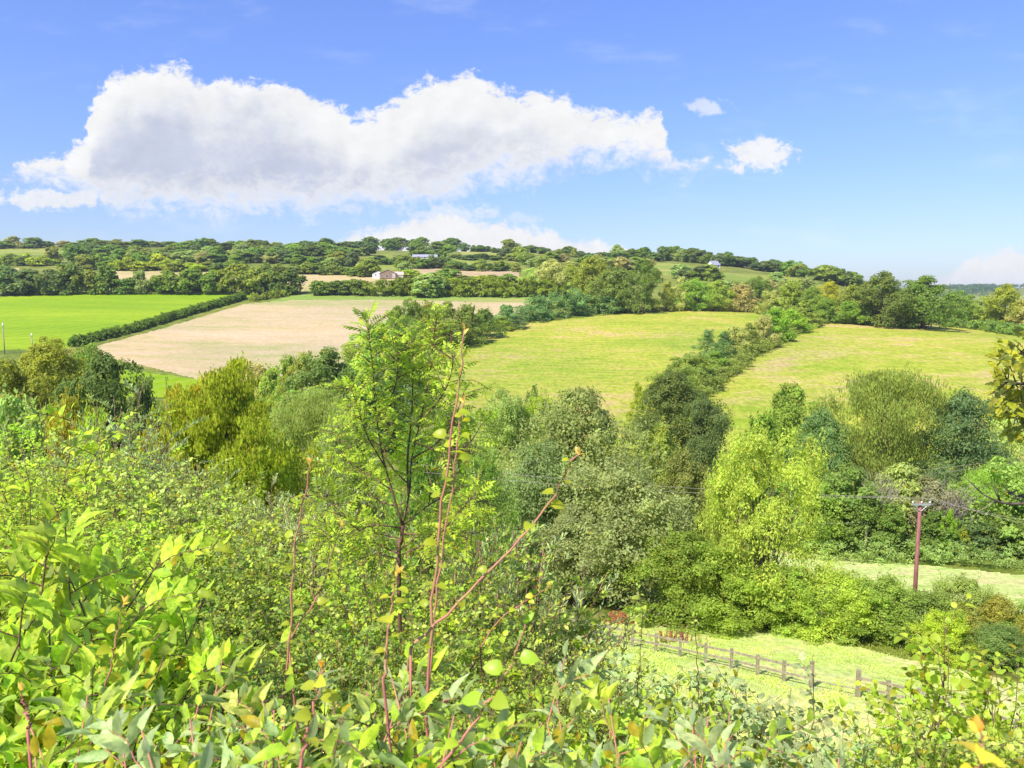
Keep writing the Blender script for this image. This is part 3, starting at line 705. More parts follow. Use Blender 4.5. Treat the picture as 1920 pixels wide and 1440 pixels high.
# ---- overgrown hedge between the two meadows
SEP = [(1508, 578, 50, 612, OL, 'bush', 'olive'), (1478, 580, 56, 622, (.13, .20, .022), 'bush', 'bright green'), (1450, 578, 52, 640, (.10, .16, .015), 'bush', 'fresh green'), (1432, 592, 44, 650, TN, 'bush', 'tan'), (1405, 606, 44, 655, OL, 'cone', 'olive pointed'),
       (1378, 612, 48, 668, TN, 'bush', 'greyish'), (1356, 622, 46, 684, (.04, .08, .03), 'cone', 'dark pointed'), (1326, 618, 40, 672, (.08, .11, .05), 'cone', 'pale pointed'), (1338, 660, 50, 700, MG, 'bush', 'green'),
       (1300, 662, 76, 730, (.11, .12, .03), 'round', 'rounded olive'), (1262, 692, 76, 765, (.085, .10, .022), 'round', 'taller rounded olive')]
for i, (px, top, w, base, c, k, lab) in enumerate(SEP):
    w *= 1.22
    plant(MID[k][i % 2], px, top, w, base, None, c, 'hedgerow_bush', f'{lab} bush, {ORD[i]} from top of the hedge between the meadows', 'bush', 'bushes between the two meadows')
hedge('low brownish bramble foot of the overgrown hedge between the two meadows', [(1535, 604), (1480, 630), (1420, 660), (1370, 695), (1320, 735), (1270, 785)], [2.5, 3, 3.2, 3.5, 3.5, 4], 6.5, (.115, .14, .03), .5, 380, .65, 'bramble_bank', 'bramble bank')
plant(MID['cone'][1], 1195, 717, 40, 800, None, (.14, .15, .015), 'conifer', 'small yellowish pointed tree left of the dark round oak', 'tree')
plant(BIG['dark'][0], 1258, 698, 170, None, 128, (.062, .072, .02), 'oak_tree', 'big dark olive oak at the lower end of the meadow hedge', 'tree')
plant(BIG['dark'][1], 1320, 745, 110, None, 122, (.05, .068, .022), 'oak_tree', 'dark green oak leaning right of the big dark olive oak', 'tree')

# ---- trees along the foot of the right meadow and the wood behind the pole
VAL = [(1480, 721, 92, 128, OL, MID['round'][0], 'round_tree', 'round olive tree standing alone below the right meadow'),
 (1425, 778, 100, 118, (.085, .13, .015), MID['bush'][0], 'bush', 'bright olive bush behind the yellow-green ash'),
 (1548, 768, 130, 112, BG, BIG['dark'][0], 'broadleaf_tree', 'dark blue-green tree behind the yellow-green ash'),
 (1662, 694, 205, 112, (.10, .12, .025), BIG['willow'][0], 'willow_tree', 'tall loose willow with bare drooping lower twigs below the right meadow'),
 (1812, 735, 170, 108, (.042, .072, .034), BIG['dark'][1], 'broadleaf_tree', 'massive blue-green tree below the right meadow'),
 (1885, 760, 70, 118, LG, MID['round'][1], 'broadleaf_tree', 'pale tree behind the massive blue-green tree'),
 (1590, 872, 110, 92, (.10, .13, .03), MID['oak'][0], 'broadleaf_tree', 'light olive tree right behind the yellow-green ash'),
 (1545, 905, 90, 90, MG, MID['round'][0], 'broadleaf_tree', 'green tree at the left end of the wood behind the pole'),
 (1648, 884, 90, 91, (.17, .15, .10), DEAD[0], 'dead_tree', 'pinkish leafless tree left of the tall pole'),
 (1625, 935, 80, 89, DK, MID['round'][1], 'broadleaf_tree', 'dark tree behind the short bare pole'),
 (1700, 872, 110, 94, LG, MID['oak'][1], 'broadleaf_tree', 'pale grey-green tree behind the tall pole'),
 (1745, 895, 90, 92, (.13, .13, .07), MID['round'][0], 'broadleaf_tree', 'greyish tree right of the tall pole'),
 (1795, 905, 120, 90, (.20, .17, .11), DEAD[1], 'dead_tree', 'pinkish bare-topped tree right of the tall pole'),
 (1850, 880, 110, 92, (.13, .17, .035), BIG['willow'][0], 'willow_tree', 'light green willow right of the bare-topped tree'),
 (1905, 862, 120, 90, (.15, .20, .04), MID['round'][1], 'broadleaf_tree', 'bright green tree at the right edge behind the strip field'),
 (1680, 950, 90, 88, DK, MID['bush'][1], 'bush', 'dark bush left of the tall pole at the wood edge'),
 (1760, 960, 90, 88, DK, MID['bush'][0], 'bush', 'dark bush right of the tall pole at the wood edge'),
 (1830, 970, 100, 88, BG, MID['bush'][2], 'bush', 'blackish bush under the light green willow'),
 (1900, 965, 110, 88, DK, MID['bush'][1], 'bush', 'dark bush at the right edge of the wood'),
 (1975, 880, 130, 89, MG, MID['oak'][0], 'broadleaf_tree', 'green tree beyond the right edge of the wood'),
 (1790, 955, 34, 87, (.09, .16, .012), MID['column'][0], 'ivy_tree', 'ivy-covered trunk right of the tall pole'),
 (1818, 985, 28, 87, (.14, .17, .012), MID['column'][1], 'ivy_tree', 'yellowish ivy-covered trunk beside the first ivy trunk'),
 (1480, 880, 100, 100, MG, MID['oak'][2], 'broadleaf_tree', 'green tree hidden behind the top of the yellow-green ash')]
for px, top, w, Y, c, pr, nm, lab in VAL:
    if any(pr in MID[k] for k in ('round', 'oak')): w *= 1.3
    plant(pr, px, top, w, None, Y, c, nm, lab, 'bush' if nm == 'bush' else 'tree')
hedge('pale scrub strip along the foot of the wood behind the tall pole', [(1530, 1030), (1620, 1050), (1720, 1070), (1820, 1085), (1930, 1105), (2060, 1130)], [2.6, 2.4, 2.2, 2.4, 2.4, 2.4], 3.6, (.12, .16, .05), .22, 340, .6, 'scrub', 'scrub strip', M_MID, Ys=[86, 85, 84, 82, 80, 78])

# ---- big valley trees in the centre
CEN = [(952, 735, 150, 98, (.13, .16, .05), BIG['grey'][1], 'willow_tree', 'pale feathery willow right of the ash sapling'),
 (1000, 728, 60, 105, (.08, .10, .03), MID['round'][1], 'broadleaf_tree', 'small dark tree above the grey crowns'), (1012, 742, 84, 100, (.15, .17, .016), BIG['shrub'][1], 'bush', 'yellow shrub peeping above the grey willows'),
 (1085, 734, 270, 76, (.105, .135, .05), BIG['grey'][0], 'crack_willow', 'large grey-green tree with dark open limbs in the valley centre'),
 (1010, 830, 190, 70, (.12, .145, .058), BIG['grey'][1], 'crack_willow', 'grey-green tree leaning left of the largest grey one'),
 (1165, 868, 270, 63, (.122, .135, .066), BIG['grey'][1], 'crack_willow', 'nearest heavy grey-green tree above the brown heap'),
 (1090, 950, 200, 62, (.115, .13, .062), BIG['grey'][0], 'crack_willow', 'low grey-green tree over the shaded corner'),
 (1290, 845, 150, 80, (.075, .095, .025), BIG['dark'][0], 'oak_tree', 'dull green oak between grey trees and yellow-green ash'),
 (1240, 800, 130, 100, OL, MID['oak'][1], 'broadleaf_tree', 'olive tree below the big dark oak'),
 (1292, 1000, 200, 57, (.10, .125, .022), BIG['shrub'][0], 'hazel_shrub', 'dark green hazel left of the yellow-green ash'),
 (1442, 806, 225, 57, (.165, .20, .032), BIG['ash'][0], 'ash_tree', 'tall yellow-green ash lit bright beside the paddock'),
 (1378, 850, 120, 58.5, (.16, .195, .032), BIG['ash'][0], 'ash_tree', 'shorter yellow-green ash stem left of the tall one'),
 (1400, 1060, 170, 55, (.13, .155, .022), BIG['shrub'][1], 'hazel_shrub', 'leafy shrub at the foot of the yellow-green ash'),
 (1500, 1062, 150, 54, (.135, .16, .03), BIG['shrub'][2], 'hazel_shrub', 'light green shrub right at the foot of the ash'),
 (1600, 1078, 170, 52, (.15, .165, .026), BIG['shrub'][0], 'hazel_shrub', 'rounded olive hazel in the hedge left of the tall pole'),
 (1672, 1086, 150, 50.5, (.13, .15, .03), BIG['shrub'][1], 'hazel_shrub', 'hazel directly left of the tall pole foot'),
 (1745, 1108, 130, 50, (.10, .13, .03), BIG['shrub'][2], 'hazel_shrub', 'dark hazel at the foot of the tall pole'),
 (1822, 1082, 110, 50, (.13, .17, .05), BIG['shrub'][0], 'sallow_shrub', 'pale green sallow standing right of the tall pole'),
 (1790, 1150, 110, 46, (.17, .175, .018), BIG['shrub'][1], 'hazel_shrub', 'yellowish shrub behind the right fence'),
 (1885, 1120, 120, 48, (.15, .14, .025), BIG['shrub'][2], 'bush', 'russet-yellow bush at the right edge behind the fence'),
 (1900, 1180, 130, 44, (.08, .105, .035), BIG['shrub'][0], 'bush', 'dark blue-green bush at the right edge behind the fence'),
 (1985, 1130, 150, 47, MG, BIG['shrub'][1], 'bush', 'green bush just past the right margin')]
for px, top, w, Y, c, pr, nm, lab in CEN:
    plant(pr, px, top, w, None, Y, c, nm, lab, 'shrub' if 'shrub' in nm else 'bush' if nm == 'bush' else 'tree')

# ---- left valley trees
LEF = [(88, 636, 180, 112, (.12, .135, .014), BIG['dark'][0], 'oak_tree', 'yellowish olive oak with dark limbs at the left'), (-10, 672, 130, 105, (.13, .14, .02), MID['oak'][0], 'broadleaf_tree', 'olive tree at the left margin'),
 (195, 664, 120, 104, (.05, .08, .018), MID['round'][0], 'broadleaf_tree', 'dark green tree right of the yellowish olive oak'), (165, 645, 70, 130, MG, MID['round'][1], 'broadleaf_tree', 'green tree below the trimmed hedge'), (265, 712, 90, 95, (.06, .09, .025), MID['bush'][0], 'bush', 'dark bush below the little bright pasture'),
 (320, 725, 80, 85, (.10, .12, .02), MID['bush'][2], 'bush', 'olive bush left of the golden maple'), (20, 740, 130, 70, LG, MID['bush'][1], 'bush', 'pale grey sallow at the left margin'),
 (365, 712, 190, 66, (.17, .17, .010), BIG['yellow'][0], 'maple_tree', 'left dome of the golden-green field maple'), (425, 680, 270, 62, (.165, .165, .009), BIG['yellow'][0], 'maple_tree', 'tall golden-green field maple on the left bank'),
 (330, 790, 120, 62, (.14, .165, .012), BIG['shrub'][1], 'bush', 'yellow-green shrub at the foot of the golden maple'), (470, 790, 130, 60, (.14, .16, .01), BIG['shrub'][2], 'bush', 'shaded green skirt shrub right of the golden maple'),
 (600, 730, 150, 88, (.15, .18, .05), BIG['willow'][0], 'willow_tree', 'pale feathery willow left of the ash sapling'), (540, 740, 80, 92, (.12, .15, .04), MID['round'][0], 'willow_tree', 'round pale willow right of the golden maple'), (665, 760, 120, 80, (.13, .16, .05), BIG['grey'][0], 'willow_tree', 'grey-green willow behind the ash sapling'),
 (128, 742, 84, 46, (.19, .19, .02), BIG['shrub'][0], 'bush', 'orange-yellow bush in front of the yellowish olive oak'), (175, 775, 90, 44, (.17, .20, .02), BIG['shrub'][2], 'bush', 'yellow bush below the orange-yellow bush'),
 (840, 770, 140, 85, (.11, .14, .045), BIG['grey'][0], 'willow_tree', 'grey willow seen behind the red shoots'), (780, 800, 120, 70, (.11, .15, .03), BIG['shrub'][1], 'bush', 'green bush behind the ash sapling foliage'), (900, 850, 130, 60, (.10, .13, .03), BIG['shrub'][2], 'bush', 'dull green bush left of the grey trees')]
for px, top, w, Y, c, pr, nm, lab in LEF:
    if any(pr in MID[k] for k in ('round', 'oak')): w *= 1.25
    plant(pr, px, top, w, None, Y, c, nm, lab, 'bush' if nm == 'bush' else 'tree')

# ---- far blue hills at the right
def distant_wood(label, pts, h, n, c):
    rng = np.random.default_rng(n)
    mb = MB(); W = np.array([hit(*p) for p in pts]); t = rng.random(n) * (len(pts) - 1); i = t.astype(int); f = (t - i)[:, None]
    P = W[i] * (1 - f) + W[np.minimum(i + 1, len(pts) - 1)] * f; org = W[0]
    P[:, :2] += rng.normal(size=(n, 2)) * np.array([14, 40])
    for p in P:
        k = 50; e = unit(rng, k); e[:, 2] = np.abs(e[:, 2]) * .9 + .1
        R_ = h * rng.uniform(.45, .7)
        c0 = np.array([p[0], p[1], float(ground(p[0], p[1])) + R_ * .3])
        L = rng.uniform(2.5, 4.5, k)
        mb.leaves(CARD, c0 + e * R_ * np.array([1, 1, 1.1]) - org, np.cross(e, unit(rng, k)), e + unit(rng, k) * .4, L, L * .8, np.clip(rng.random(k) * .5 + rng.random() * .5, 0, .99))
    o = link('distant_wood', mb.mesh('distant_wood', [M_FAR]), None, c, tuple(org))
    return tag(o, label, 'woodland', kind='stuff')
distant_wood('hazy blue hedgerow wood along the far right skyline', [(1745, 543), (1800, 541), (1860, 541), (1990, 539)], 17, 130, (.04, .07, .03))
distant_wood('hazy blue rounded hill wood between the distant fields', [(1790, 560), (1815, 551), (1840, 543), (1860, 548)], 22, 100, (.04, .07, .03))

# ------------------------------------------------------------------ buildings
M_WHITE = plain_mat('white_render', (.80, .79, .75), (.66, .65, .60), .8, .8)
M_BRICK = plain_mat('brown_boards', (.20, .13, .085), (.28, .20, .14), .85, 1.5, stretch=(3, 3, .6))
M_GREYW = plain_mat('grey_boards', (.48, .44, .40), (.36, .33, .30), .8, 1.2, stretch=(4, 4, .4))
M_ROOF = plain_mat('sheet_roof', (.50, .46, .42), (.36, .32, .30), .6, .6, stretch=(.3, 3, 1))
M_ROOFP = plain_mat('pink_tile_roof', (.55, .36, .30), (.44, .30, .26), .8, 1.2)
M_SLATE = plain_mat('slate_roof', (.24, .25, .30), (.32, .32, .36), .55, 1)
M_PANE = plain_mat('window_glass', (.03, .035, .05), (.05, .06, .08), .12, 1)
def house(name, label, px, base, w, d, h, rise, rz, wall, roof, wins, chimney=False, over=.35, gable_front=False):
    """walls w (x) by d (y), ridge along x unless gable_front"""
    x, y, z = hit(px, base)
    r = empty(name, (x, y, z - .3), label, 'building', None, rz)
    hw, hd = w / 2, d / 2
    m = MB()
    if gable_front:
        m.box((-hw, -hd, 0), (hw, hd, h)); m.poly([(-hw, -hd, h), (hw, -hd, h), (0, -hd, h + rise)]); m.poly([(hw, hd, h), (-hw, hd, h), (0, hd, h + rise)])
        rf = MB(); t = .15; k = rise / hw
        for sx in (-1, 1):
            e = [(sx * (hw + over), h - over * k), (0, h + rise), (0, h + rise + t), (sx * (hw + over), h - over * k + t)]
            v = [(a, yy, b) for yy in (-hd - over, hd + over) for a, b in e]
            rf.add(v, [0, 1, 2, 3, 7, 6, 5, 4, 0, 4, 5, 1, 1, 5, 6, 2, 2, 6, 7, 3, 3, 7, 4, 0], [4] * 6)
    else:
        m.box((-hw, -hd, 0), (hw, hd, h)); m.poly([(-hw, -hd, h), (-hw, hd, h), (-hw, 0, h + rise)]); m.poly([(hw, hd, h), (hw, -hd, h), (hw, 0, h + rise)])
        rf = MB(); t = .15; k = rise / hd
        for sy in (-1, 1):
            e = [(sy * (hd + over), h - over * k), (0, h + rise), (0, h + rise + t), (sy * (hd + over), h - over * k + t)]
            v = [(xx, a, b) for xx in (-hw - over, hw + over) for a, b in e]
            rf.add(v, [0, 1, 2, 3, 7, 6, 5, 4, 0, 4, 5, 1, 1, 5, 6, 2, 2, 6, 7, 3, 3, 7, 4, 0], [4] * 6)
    link('wall', m.mesh('wall', [wall]), r); ro = link('roof', rf.mesh('roof', [roof]), r)
    if chimney: link('chimney', MB().box((hw * .55, -.4, h), (hw * .55 + .9, .4, h + rise + 1.1)).mesh('chimney', [M_BRICK]), ro)
    for (wx, wz, ww, wh, kind) in wins:
        o = link('door' if kind == 'd' else 'window', MB().box((wx - ww / 2, -hd - .06, wz), (wx + ww / 2, -hd - .003, wz + wh)).mesh('window', [M_WHITE if kind != 'd' else M_GREYW]), r)
        if kind == 'w': link('pane', MB().box((wx - ww / 2 + .1, -hd - .09, wz + .1), (wx + ww / 2 - .1, -hd - .063, wz + wh - .1)).mesh('pane', [M_PANE]), o)
    return r
house('barn', 'brown boarded barn with shallow grey gable roof at the pale field edge', 728, 522, 10.5, 9, 3.4, 2.4, .12, M_BRICK, M_ROOF, [(-.6, 1.0, 1.7, 1.3, 'w'), (3.6, .2, 1.8, 3.0, 'd'), (-4.0, 1.4, 1.0, 1.2, 'w')], gable_front=True)
house('cottage', 'low white gabled cottage built against the left of the barn', 709, 522, 7.0, 6, 3.0, 1.7, .2, M_WHITE, M_ROOF, [(-1.6, 1.7, .8, 1.4, 'w'), (1.9, 1.0, 1.3, 1.2, 'w')], gable_front=True, over=.15)
house('shed', 'small pink-roofed shed at the right end of the barn', 749, 522, 6, 5, 2.6, 1.8, -.1, M_GREYW, M_ROOFP, [(0, .2, 1.5, 2, 'd')])
house('farmhouse', 'long low grey-roofed farmhouse among trees below the hilltop', 797, 487, 22, 9, 2.6, 2.2, .05, M_GREYW, M_SLATE, [(-6, 1.2, 1.4, 1.4, 'w'), (0, 1.2, 1.4, 1.4, 'w'), (6, 1.2, 1.4, 1.4, 'w')])
house('farm_building', 'long pale-roofed farm building on the crest above the oaks', 1178, 487, 22, 9, 2.6, 1.8, .05, M_GREYW, M_ROOF, [(-5, 1.2, 1.4, 1.3, 'w'), (5, 1.2, 1.4, 1.3, 'w')])
house('house', 'slate-roofed house among trees on the right of the crest', 1338, 503, 8, 7, 3.0, 3.4, .5, M_WHITE, M_SLATE, [(-2, 1.4, 1.2, 1.4, 'w'), (2, 1.4, 1.2, 1.4, 'w')], chimney=True)

# ------------------------------------------------------------------ poles and wires
M_POLE = bark_mat('creosoted_pole', (.22, .07, .07), (.32, .14, .13), 5)
M_GPOLE = bark_mat('weathered_pole', (.26, .19, .14), (.36, .28, .21), 5)
M_STEEL = plain_mat('galvanised_steel', (.62, .63, .65), (.50, .51, .54), .4, 3, .6)
M_PORC = plain_mat('porcelain', (.75, .74, .72), (.66, .65, .63), .25, 3)
M_WIRE = plain_mat('wire', (.36, .31, .28), (.30, .26, .23), .6, 3)
pb = at(1725, 940, 62); pz = float(ground(pb[0], 62)); PH = pb[2] - pz
pole = empty('utility_pole', (pb[0], pb[1], pz - .3), 'tall reddish utility pole with white crossarm by the strip field', 'utility pole')
link('post', MB().tube([(0, 0, 0), (0, 0, PH * .5), (.03, 0, PH + .3)], [.17, .155, .125], 12).mesh('post', [M_POLE], True), pole)
arm = link('crossarm', MB().box((-.72, -.22, PH + .02), (.78, -.13, PH + .14)).mesh('crossarm', [M_STEEL]), pole)
link('brace', MB().tube([(.55, -.18, PH + .04), (.05, -.15, PH - .45)], [.025, .025], 6).tube([(-.5, -.18, PH + .04), (-.05, -.15, PH - .45)], [.025, .025], 6).mesh('brace', [M_STEEL]), arm)
for dx in (-.66, .72, .05):
    link('insulator', MB().tube([(dx, -.175, PH + .13), (dx, -.175, PH + .22), (dx, -.175, PH + .24), (dx, -.175, PH + .34)], [.03, .03, .075, .05], 10).mesh('insulator', [M_PORC], True), arm)
p2 = at(1625, 978, 88); z2 = float(ground(p2[0], 88))
po2 = empty('utility_pole', (p2[0], p2[1], z2 - .3), 'short bare brown pole at the wood edge left of the tall pole', 'utility pole')
link('post', MB().tube([(0, 0, 0), (0, 0, p2[2] - z2 + .3)], [.15, .12], 10).mesh('post', [M_GPOLE], True), po2)
link('insulator', MB().tube([(0, -.15, p2[2] - z2 + .15), (0, -.15, p2[2] - z2 + .32)], [.06, .04], 8).mesh('insulator', [M_PORC], True), po2)
def wire(label, a, b, sag, r=.012):
    a = np.array(a); b = np.array(b); t = np.linspace(0, 1, 25)[:, None]
    p = a + (b - a) * t; p[:, 2] -= sag * 4 * t[:, 0] * (1 - t[:, 0])
    o = link('power_line', MB().tube(p - a, r, 5).mesh('power_line', [M_WIRE], True), None, None, tuple(a))
    return tag(o, label, 'power line', 'power lines')
top = np.array([pb[0], pb[1], pb[2]])
wire('upper overhead wire running left from the tall reddish pole', top + (-.66, -.175, .34), at(430, 824, 66), .9)
wire('lower overhead wire running left from the tall reddish pole', top + (.05, -.175, .34), at(430, 838, 64), 1.1)
wire('upper overhead wire leaving the tall reddish pole to the right', top + (.05, -.175, .34), at(2150, 1010, 60), .3)
wire('lower overhead wire leaving the tall reddish pole to the right', top + (.72, -.175, .34), at(2150, 1030, 58), .3)
wire('thin wire from the short bare pole to the left', (p2[0], p2[1] - .15, p2[2] + .02), at(1400, 982, 84), .15, .011)
wire('upper wire crossing the massive blue-green tree', at(1700, 884, 98), at(2050, 838, 92), .2, .012)
wire('lower wire crossing the massive blue-green tree', at(1690, 894, 97), at(2050, 844, 91), .2, .012)
for px, tp, bs, lab in ((5, 606, 642, 'taller white-topped stake at the left edge of the bright green field'), (59, 625, 655, 'shorter white-topped stake in front of the bright green field')):
    Y = 240; q = at(px, tp, Y); z = float(ground(q[0], Y)); hh = q[2] - z
    e = empty('stake', (q[0], Y, z - .2), lab, 'stake')
    link('post', MB().tube([(0, 0, 0), (0, 0, hh - .9)], [.16, .14], 8).mesh('post', [M_GPOLE], True), e)
    link('cap', MB().tube([(0, 0, hh - .9), (0, 0, hh + .2)], [.19, .17], 8).mesh('cap', [M_PORC], True), e)

# ------------------------------------------------------------------ paddock fence
M_FENCE = bark_mat('weathered_fence', (.19, .155, .11), (.33, .28, .20), 9)
M_TAPE = plain_mat('yellow_tape', (.72, .68, .03), (.62, .58, .03), .5, 3)
def fence(label, posts, tall=(), rails=(.55, 1.05), h=1.2):
    P = [np.array(hit(px, py)) for px, py in posts]
    o = P[0]; e = empty('wooden_fence', tuple(o), label, 'fence')
    for i, p in enumerate(P):
        q = p - o; hh = h + (.25 if i in tall else 0); r = .095 if i in tall else .075
        link('post', MB().box((q[0] - r, q[1] - r, q[2] - .3), (q[0] + r, q[1] + r, q[2] + hh)).mesh('post', [M_FENCE]), e)
    for a, b in zip(P[:-1], P[1:]):
        for rz in rails:
            u = a - o + (0, -.105, rz); v = b - o + (0, -.105, rz)
            m = MB(); vv = []
            for q in (u, v):
                vv += [tuple(q + (0, -.025, -.065)), tuple(q + (0, .025, -.065)), tuple(q + (0, .025, .065)), tuple(q + (0, -.025, .065))]
            m.add(vv, [0, 1, 2, 3, 7, 6, 5, 4, 0, 4, 5, 1, 1, 5, 6, 2, 2, 6, 7, 3, 3, 7, 4, 0], [4] * 6)
            link('rail', m.mesh('rail', [M_FENCE]), e)
    return P
PL = fence('weathered post and rail fence across the paddock, left of the gap', [(1060, 1188), (1100, 1196), (1143, 1204), (1186, 1213), (1230, 1222), (1275, 1232), (1323, 1243), (1371, 1254), (1420, 1266), (1469, 1278), (1521, 1290)], (10,))
PRt = fence('weathered post and rail fence descending right of the gap', [(1608, 1308), (1665, 1320), (1722, 1336), (1780, 1354), (1840, 1374), (1905, 1398), (1975, 1424)], (0,))
A, B = PL[-1], PRt[0]
sr = empty('slip_rail_gate', tuple(A), 'slip rails with yellow tape closing the gap between tall posts', 'gate')
for zz in (.42, .02):
    link('rail', MB().tube([(0.08, -.02, zz + .02), tuple((B - A) * .5 + (0, -.02, zz)), tuple(B - A + (-.08, -.02, zz + .02))], .035, 6).mesh('rail', [M_FENCE]), sr)
mid = (B - A) * .58
link('tape', MB().box((mid[0] - .03, mid[1] - .06, mid[2] + .02), (mid[0] + .03, mid[1] - .04, mid[2] + .62)).mesh('tape', [M_TAPE]), sr)

# a small hurdle of pale poles leaning at the tree edge
hp = np.array(hit(1225, 1170)); hq = np.array(hit(1268, 1160))
hu = empty('pole_hurdle', tuple(hp), 'pale poles leaning by the brown heap under the trees', 'hurdle')
for k, (z0, z1) in enumerate(((.25, .8), (.55, 1.1))):
    link('pole', MB().tube([(0, 0, z0), tuple(hq - hp + (0, 0, z1))], .03, 6).mesh('pole', [M_STEEL], True), hu)
for k in (.5, .95):
    q = (hq - hp) * k
    link('upright', MB().tube([tuple(q + (0, 0, -.1)), tuple(q + (0.05, 0, 1.1))], .03, 6).mesh('upright', [M_STEEL], True), hu)

# brown heap of dead leaves at the shaded edge
M_HEAP = plain_mat('dead_leaves', (.42, .17, .05), (.24, .09, .03), .9, 9)
hx, hy, hz = hit(1160, 1166); rngh = np.random.default_rng(4)
gx, gy = np.meshgrid(np.linspace(-1.3, 1.3, 40), np.linspace(-.8, .8, 28))
rr = np.clip(1 - (gx / 1.25) ** 2 - (gy / .75) ** 2, 0, 1)
gz = .75 * rr ** .6 * (.75 + .5 * vnoise(gx * 4 + 9, gy * 4 + 3, 8)) - .08 + ground(gx + hx, gy + hy) - hz
ii = (np.arange(27)[:, None] * 40 + np.arange(39)[None]).ravel()
hm = MB().add(np.stack([gx, gy, gz], -1).reshape(-1, 3), np.stack([ii, ii + 1, ii + 41, ii + 40], 1), [4] * len(ii))
hl = 1500; a_ = rngh.random((hl, 2)); qx = (a_[:, 0] * 2 - 1) * 1.2; qy = (a_[:, 1] * 2 - 1) * .7
k_ = np.clip(1 - (qx / 1.25) ** 2 - (qy / .75) ** 2, 0, 1); keep = k_ > .03; qx, qy, k_ = qx[keep], qy[keep], k_[keep]
qz = .75 * k_ ** .6 * (.75 + .5 * vnoise(qx * 4 + 9, qy * 4 + 3, 8)) - .04 + ground(qx + hx, qy + hy) - hz
hm.leaves(CARD, np.stack([qx, qy, qz], 1), unit(rngh, len(qx)) * (1, 1, .3), unit(rngh, len(qx)) * .4 + (0, 0, 1), .14, .09)
tag(link('leaf_heap', hm.mesh('leaf_heap', [M_HEAP]), None, None, (hx, hy, hz)), 'orange-brown heap of dead leaves under the shaded tree edge', 'heap')

# dock weeds gone to seed
M_DOCK = leaf_mat('dock_seed', .6, 0, .2, .1, .8)
def dock(seed, n, H):
    rng = np.random.default_rng(seed); mb = MB(); pos = []; tw = MB()
    for i in range(n):
        b = rng.normal(size=2) * .28; l = np.array([b[0] * 1.4 + rng.normal() * .08, b[1] * 1.4, H * rng.uniform(.6, 1)])
        p = curve(np.array([b[0], b[1], -.05]), l, rng, 5, 0, .02); tw.tube(p, [.012, .011, .01, .008, .005], 4)
        t = rng.uniform(.4, 1, 60); pp = np.stack([np.interp(t, np.linspace(0, 1, 5), p[:, k]) for k in range(3)], 1)
        pos.append(pp + rng.normal(size=pp.shape) * .035)
    pos = np.concatenate(pos); N = len(pos)
    mb.leaves(CARD, pos, unit(rng, N), unit(rng, N), .06, .045)
    return mb.mesh('seed_head', [M_DOCK]), tw.mesh('stem', [M_TWIG])
DOCKS = [dock(1, 9, 1.1), dock(2, 14, .9)]
for i, (px, py, k, sc, c, lab) in enumerate([(1139, 1216, 0, 1.0, (.13, .05, .025), 'dark reddish dock weed standing alone left in the paddock'), (1243, 1206, 1, 1.0, (.20, .10, .03), 'brown dock weed by the fence, left of the reddish clump'), (1262, 1203, 1, .9, (.17, .06, .05), 'brown-red dock weed in the middle of the clump by the fence'), (1283, 1206, 1, .9, (.16, .035, .045), 'crimson dock weed right in the clump by the fence'), (1310, 1210, 0, .7, (.22, .12, .05), 'pale brown dock weed right of the crimson one')]):
    x, y, z = hit(px, py); e = empty('dock_plant', (x, y, z), lab, 'weed'); e.scale = (sc,) * 3
    link('seed_head', DOCKS[k][0], e, c); link('stem', DOCKS[k][1], e)
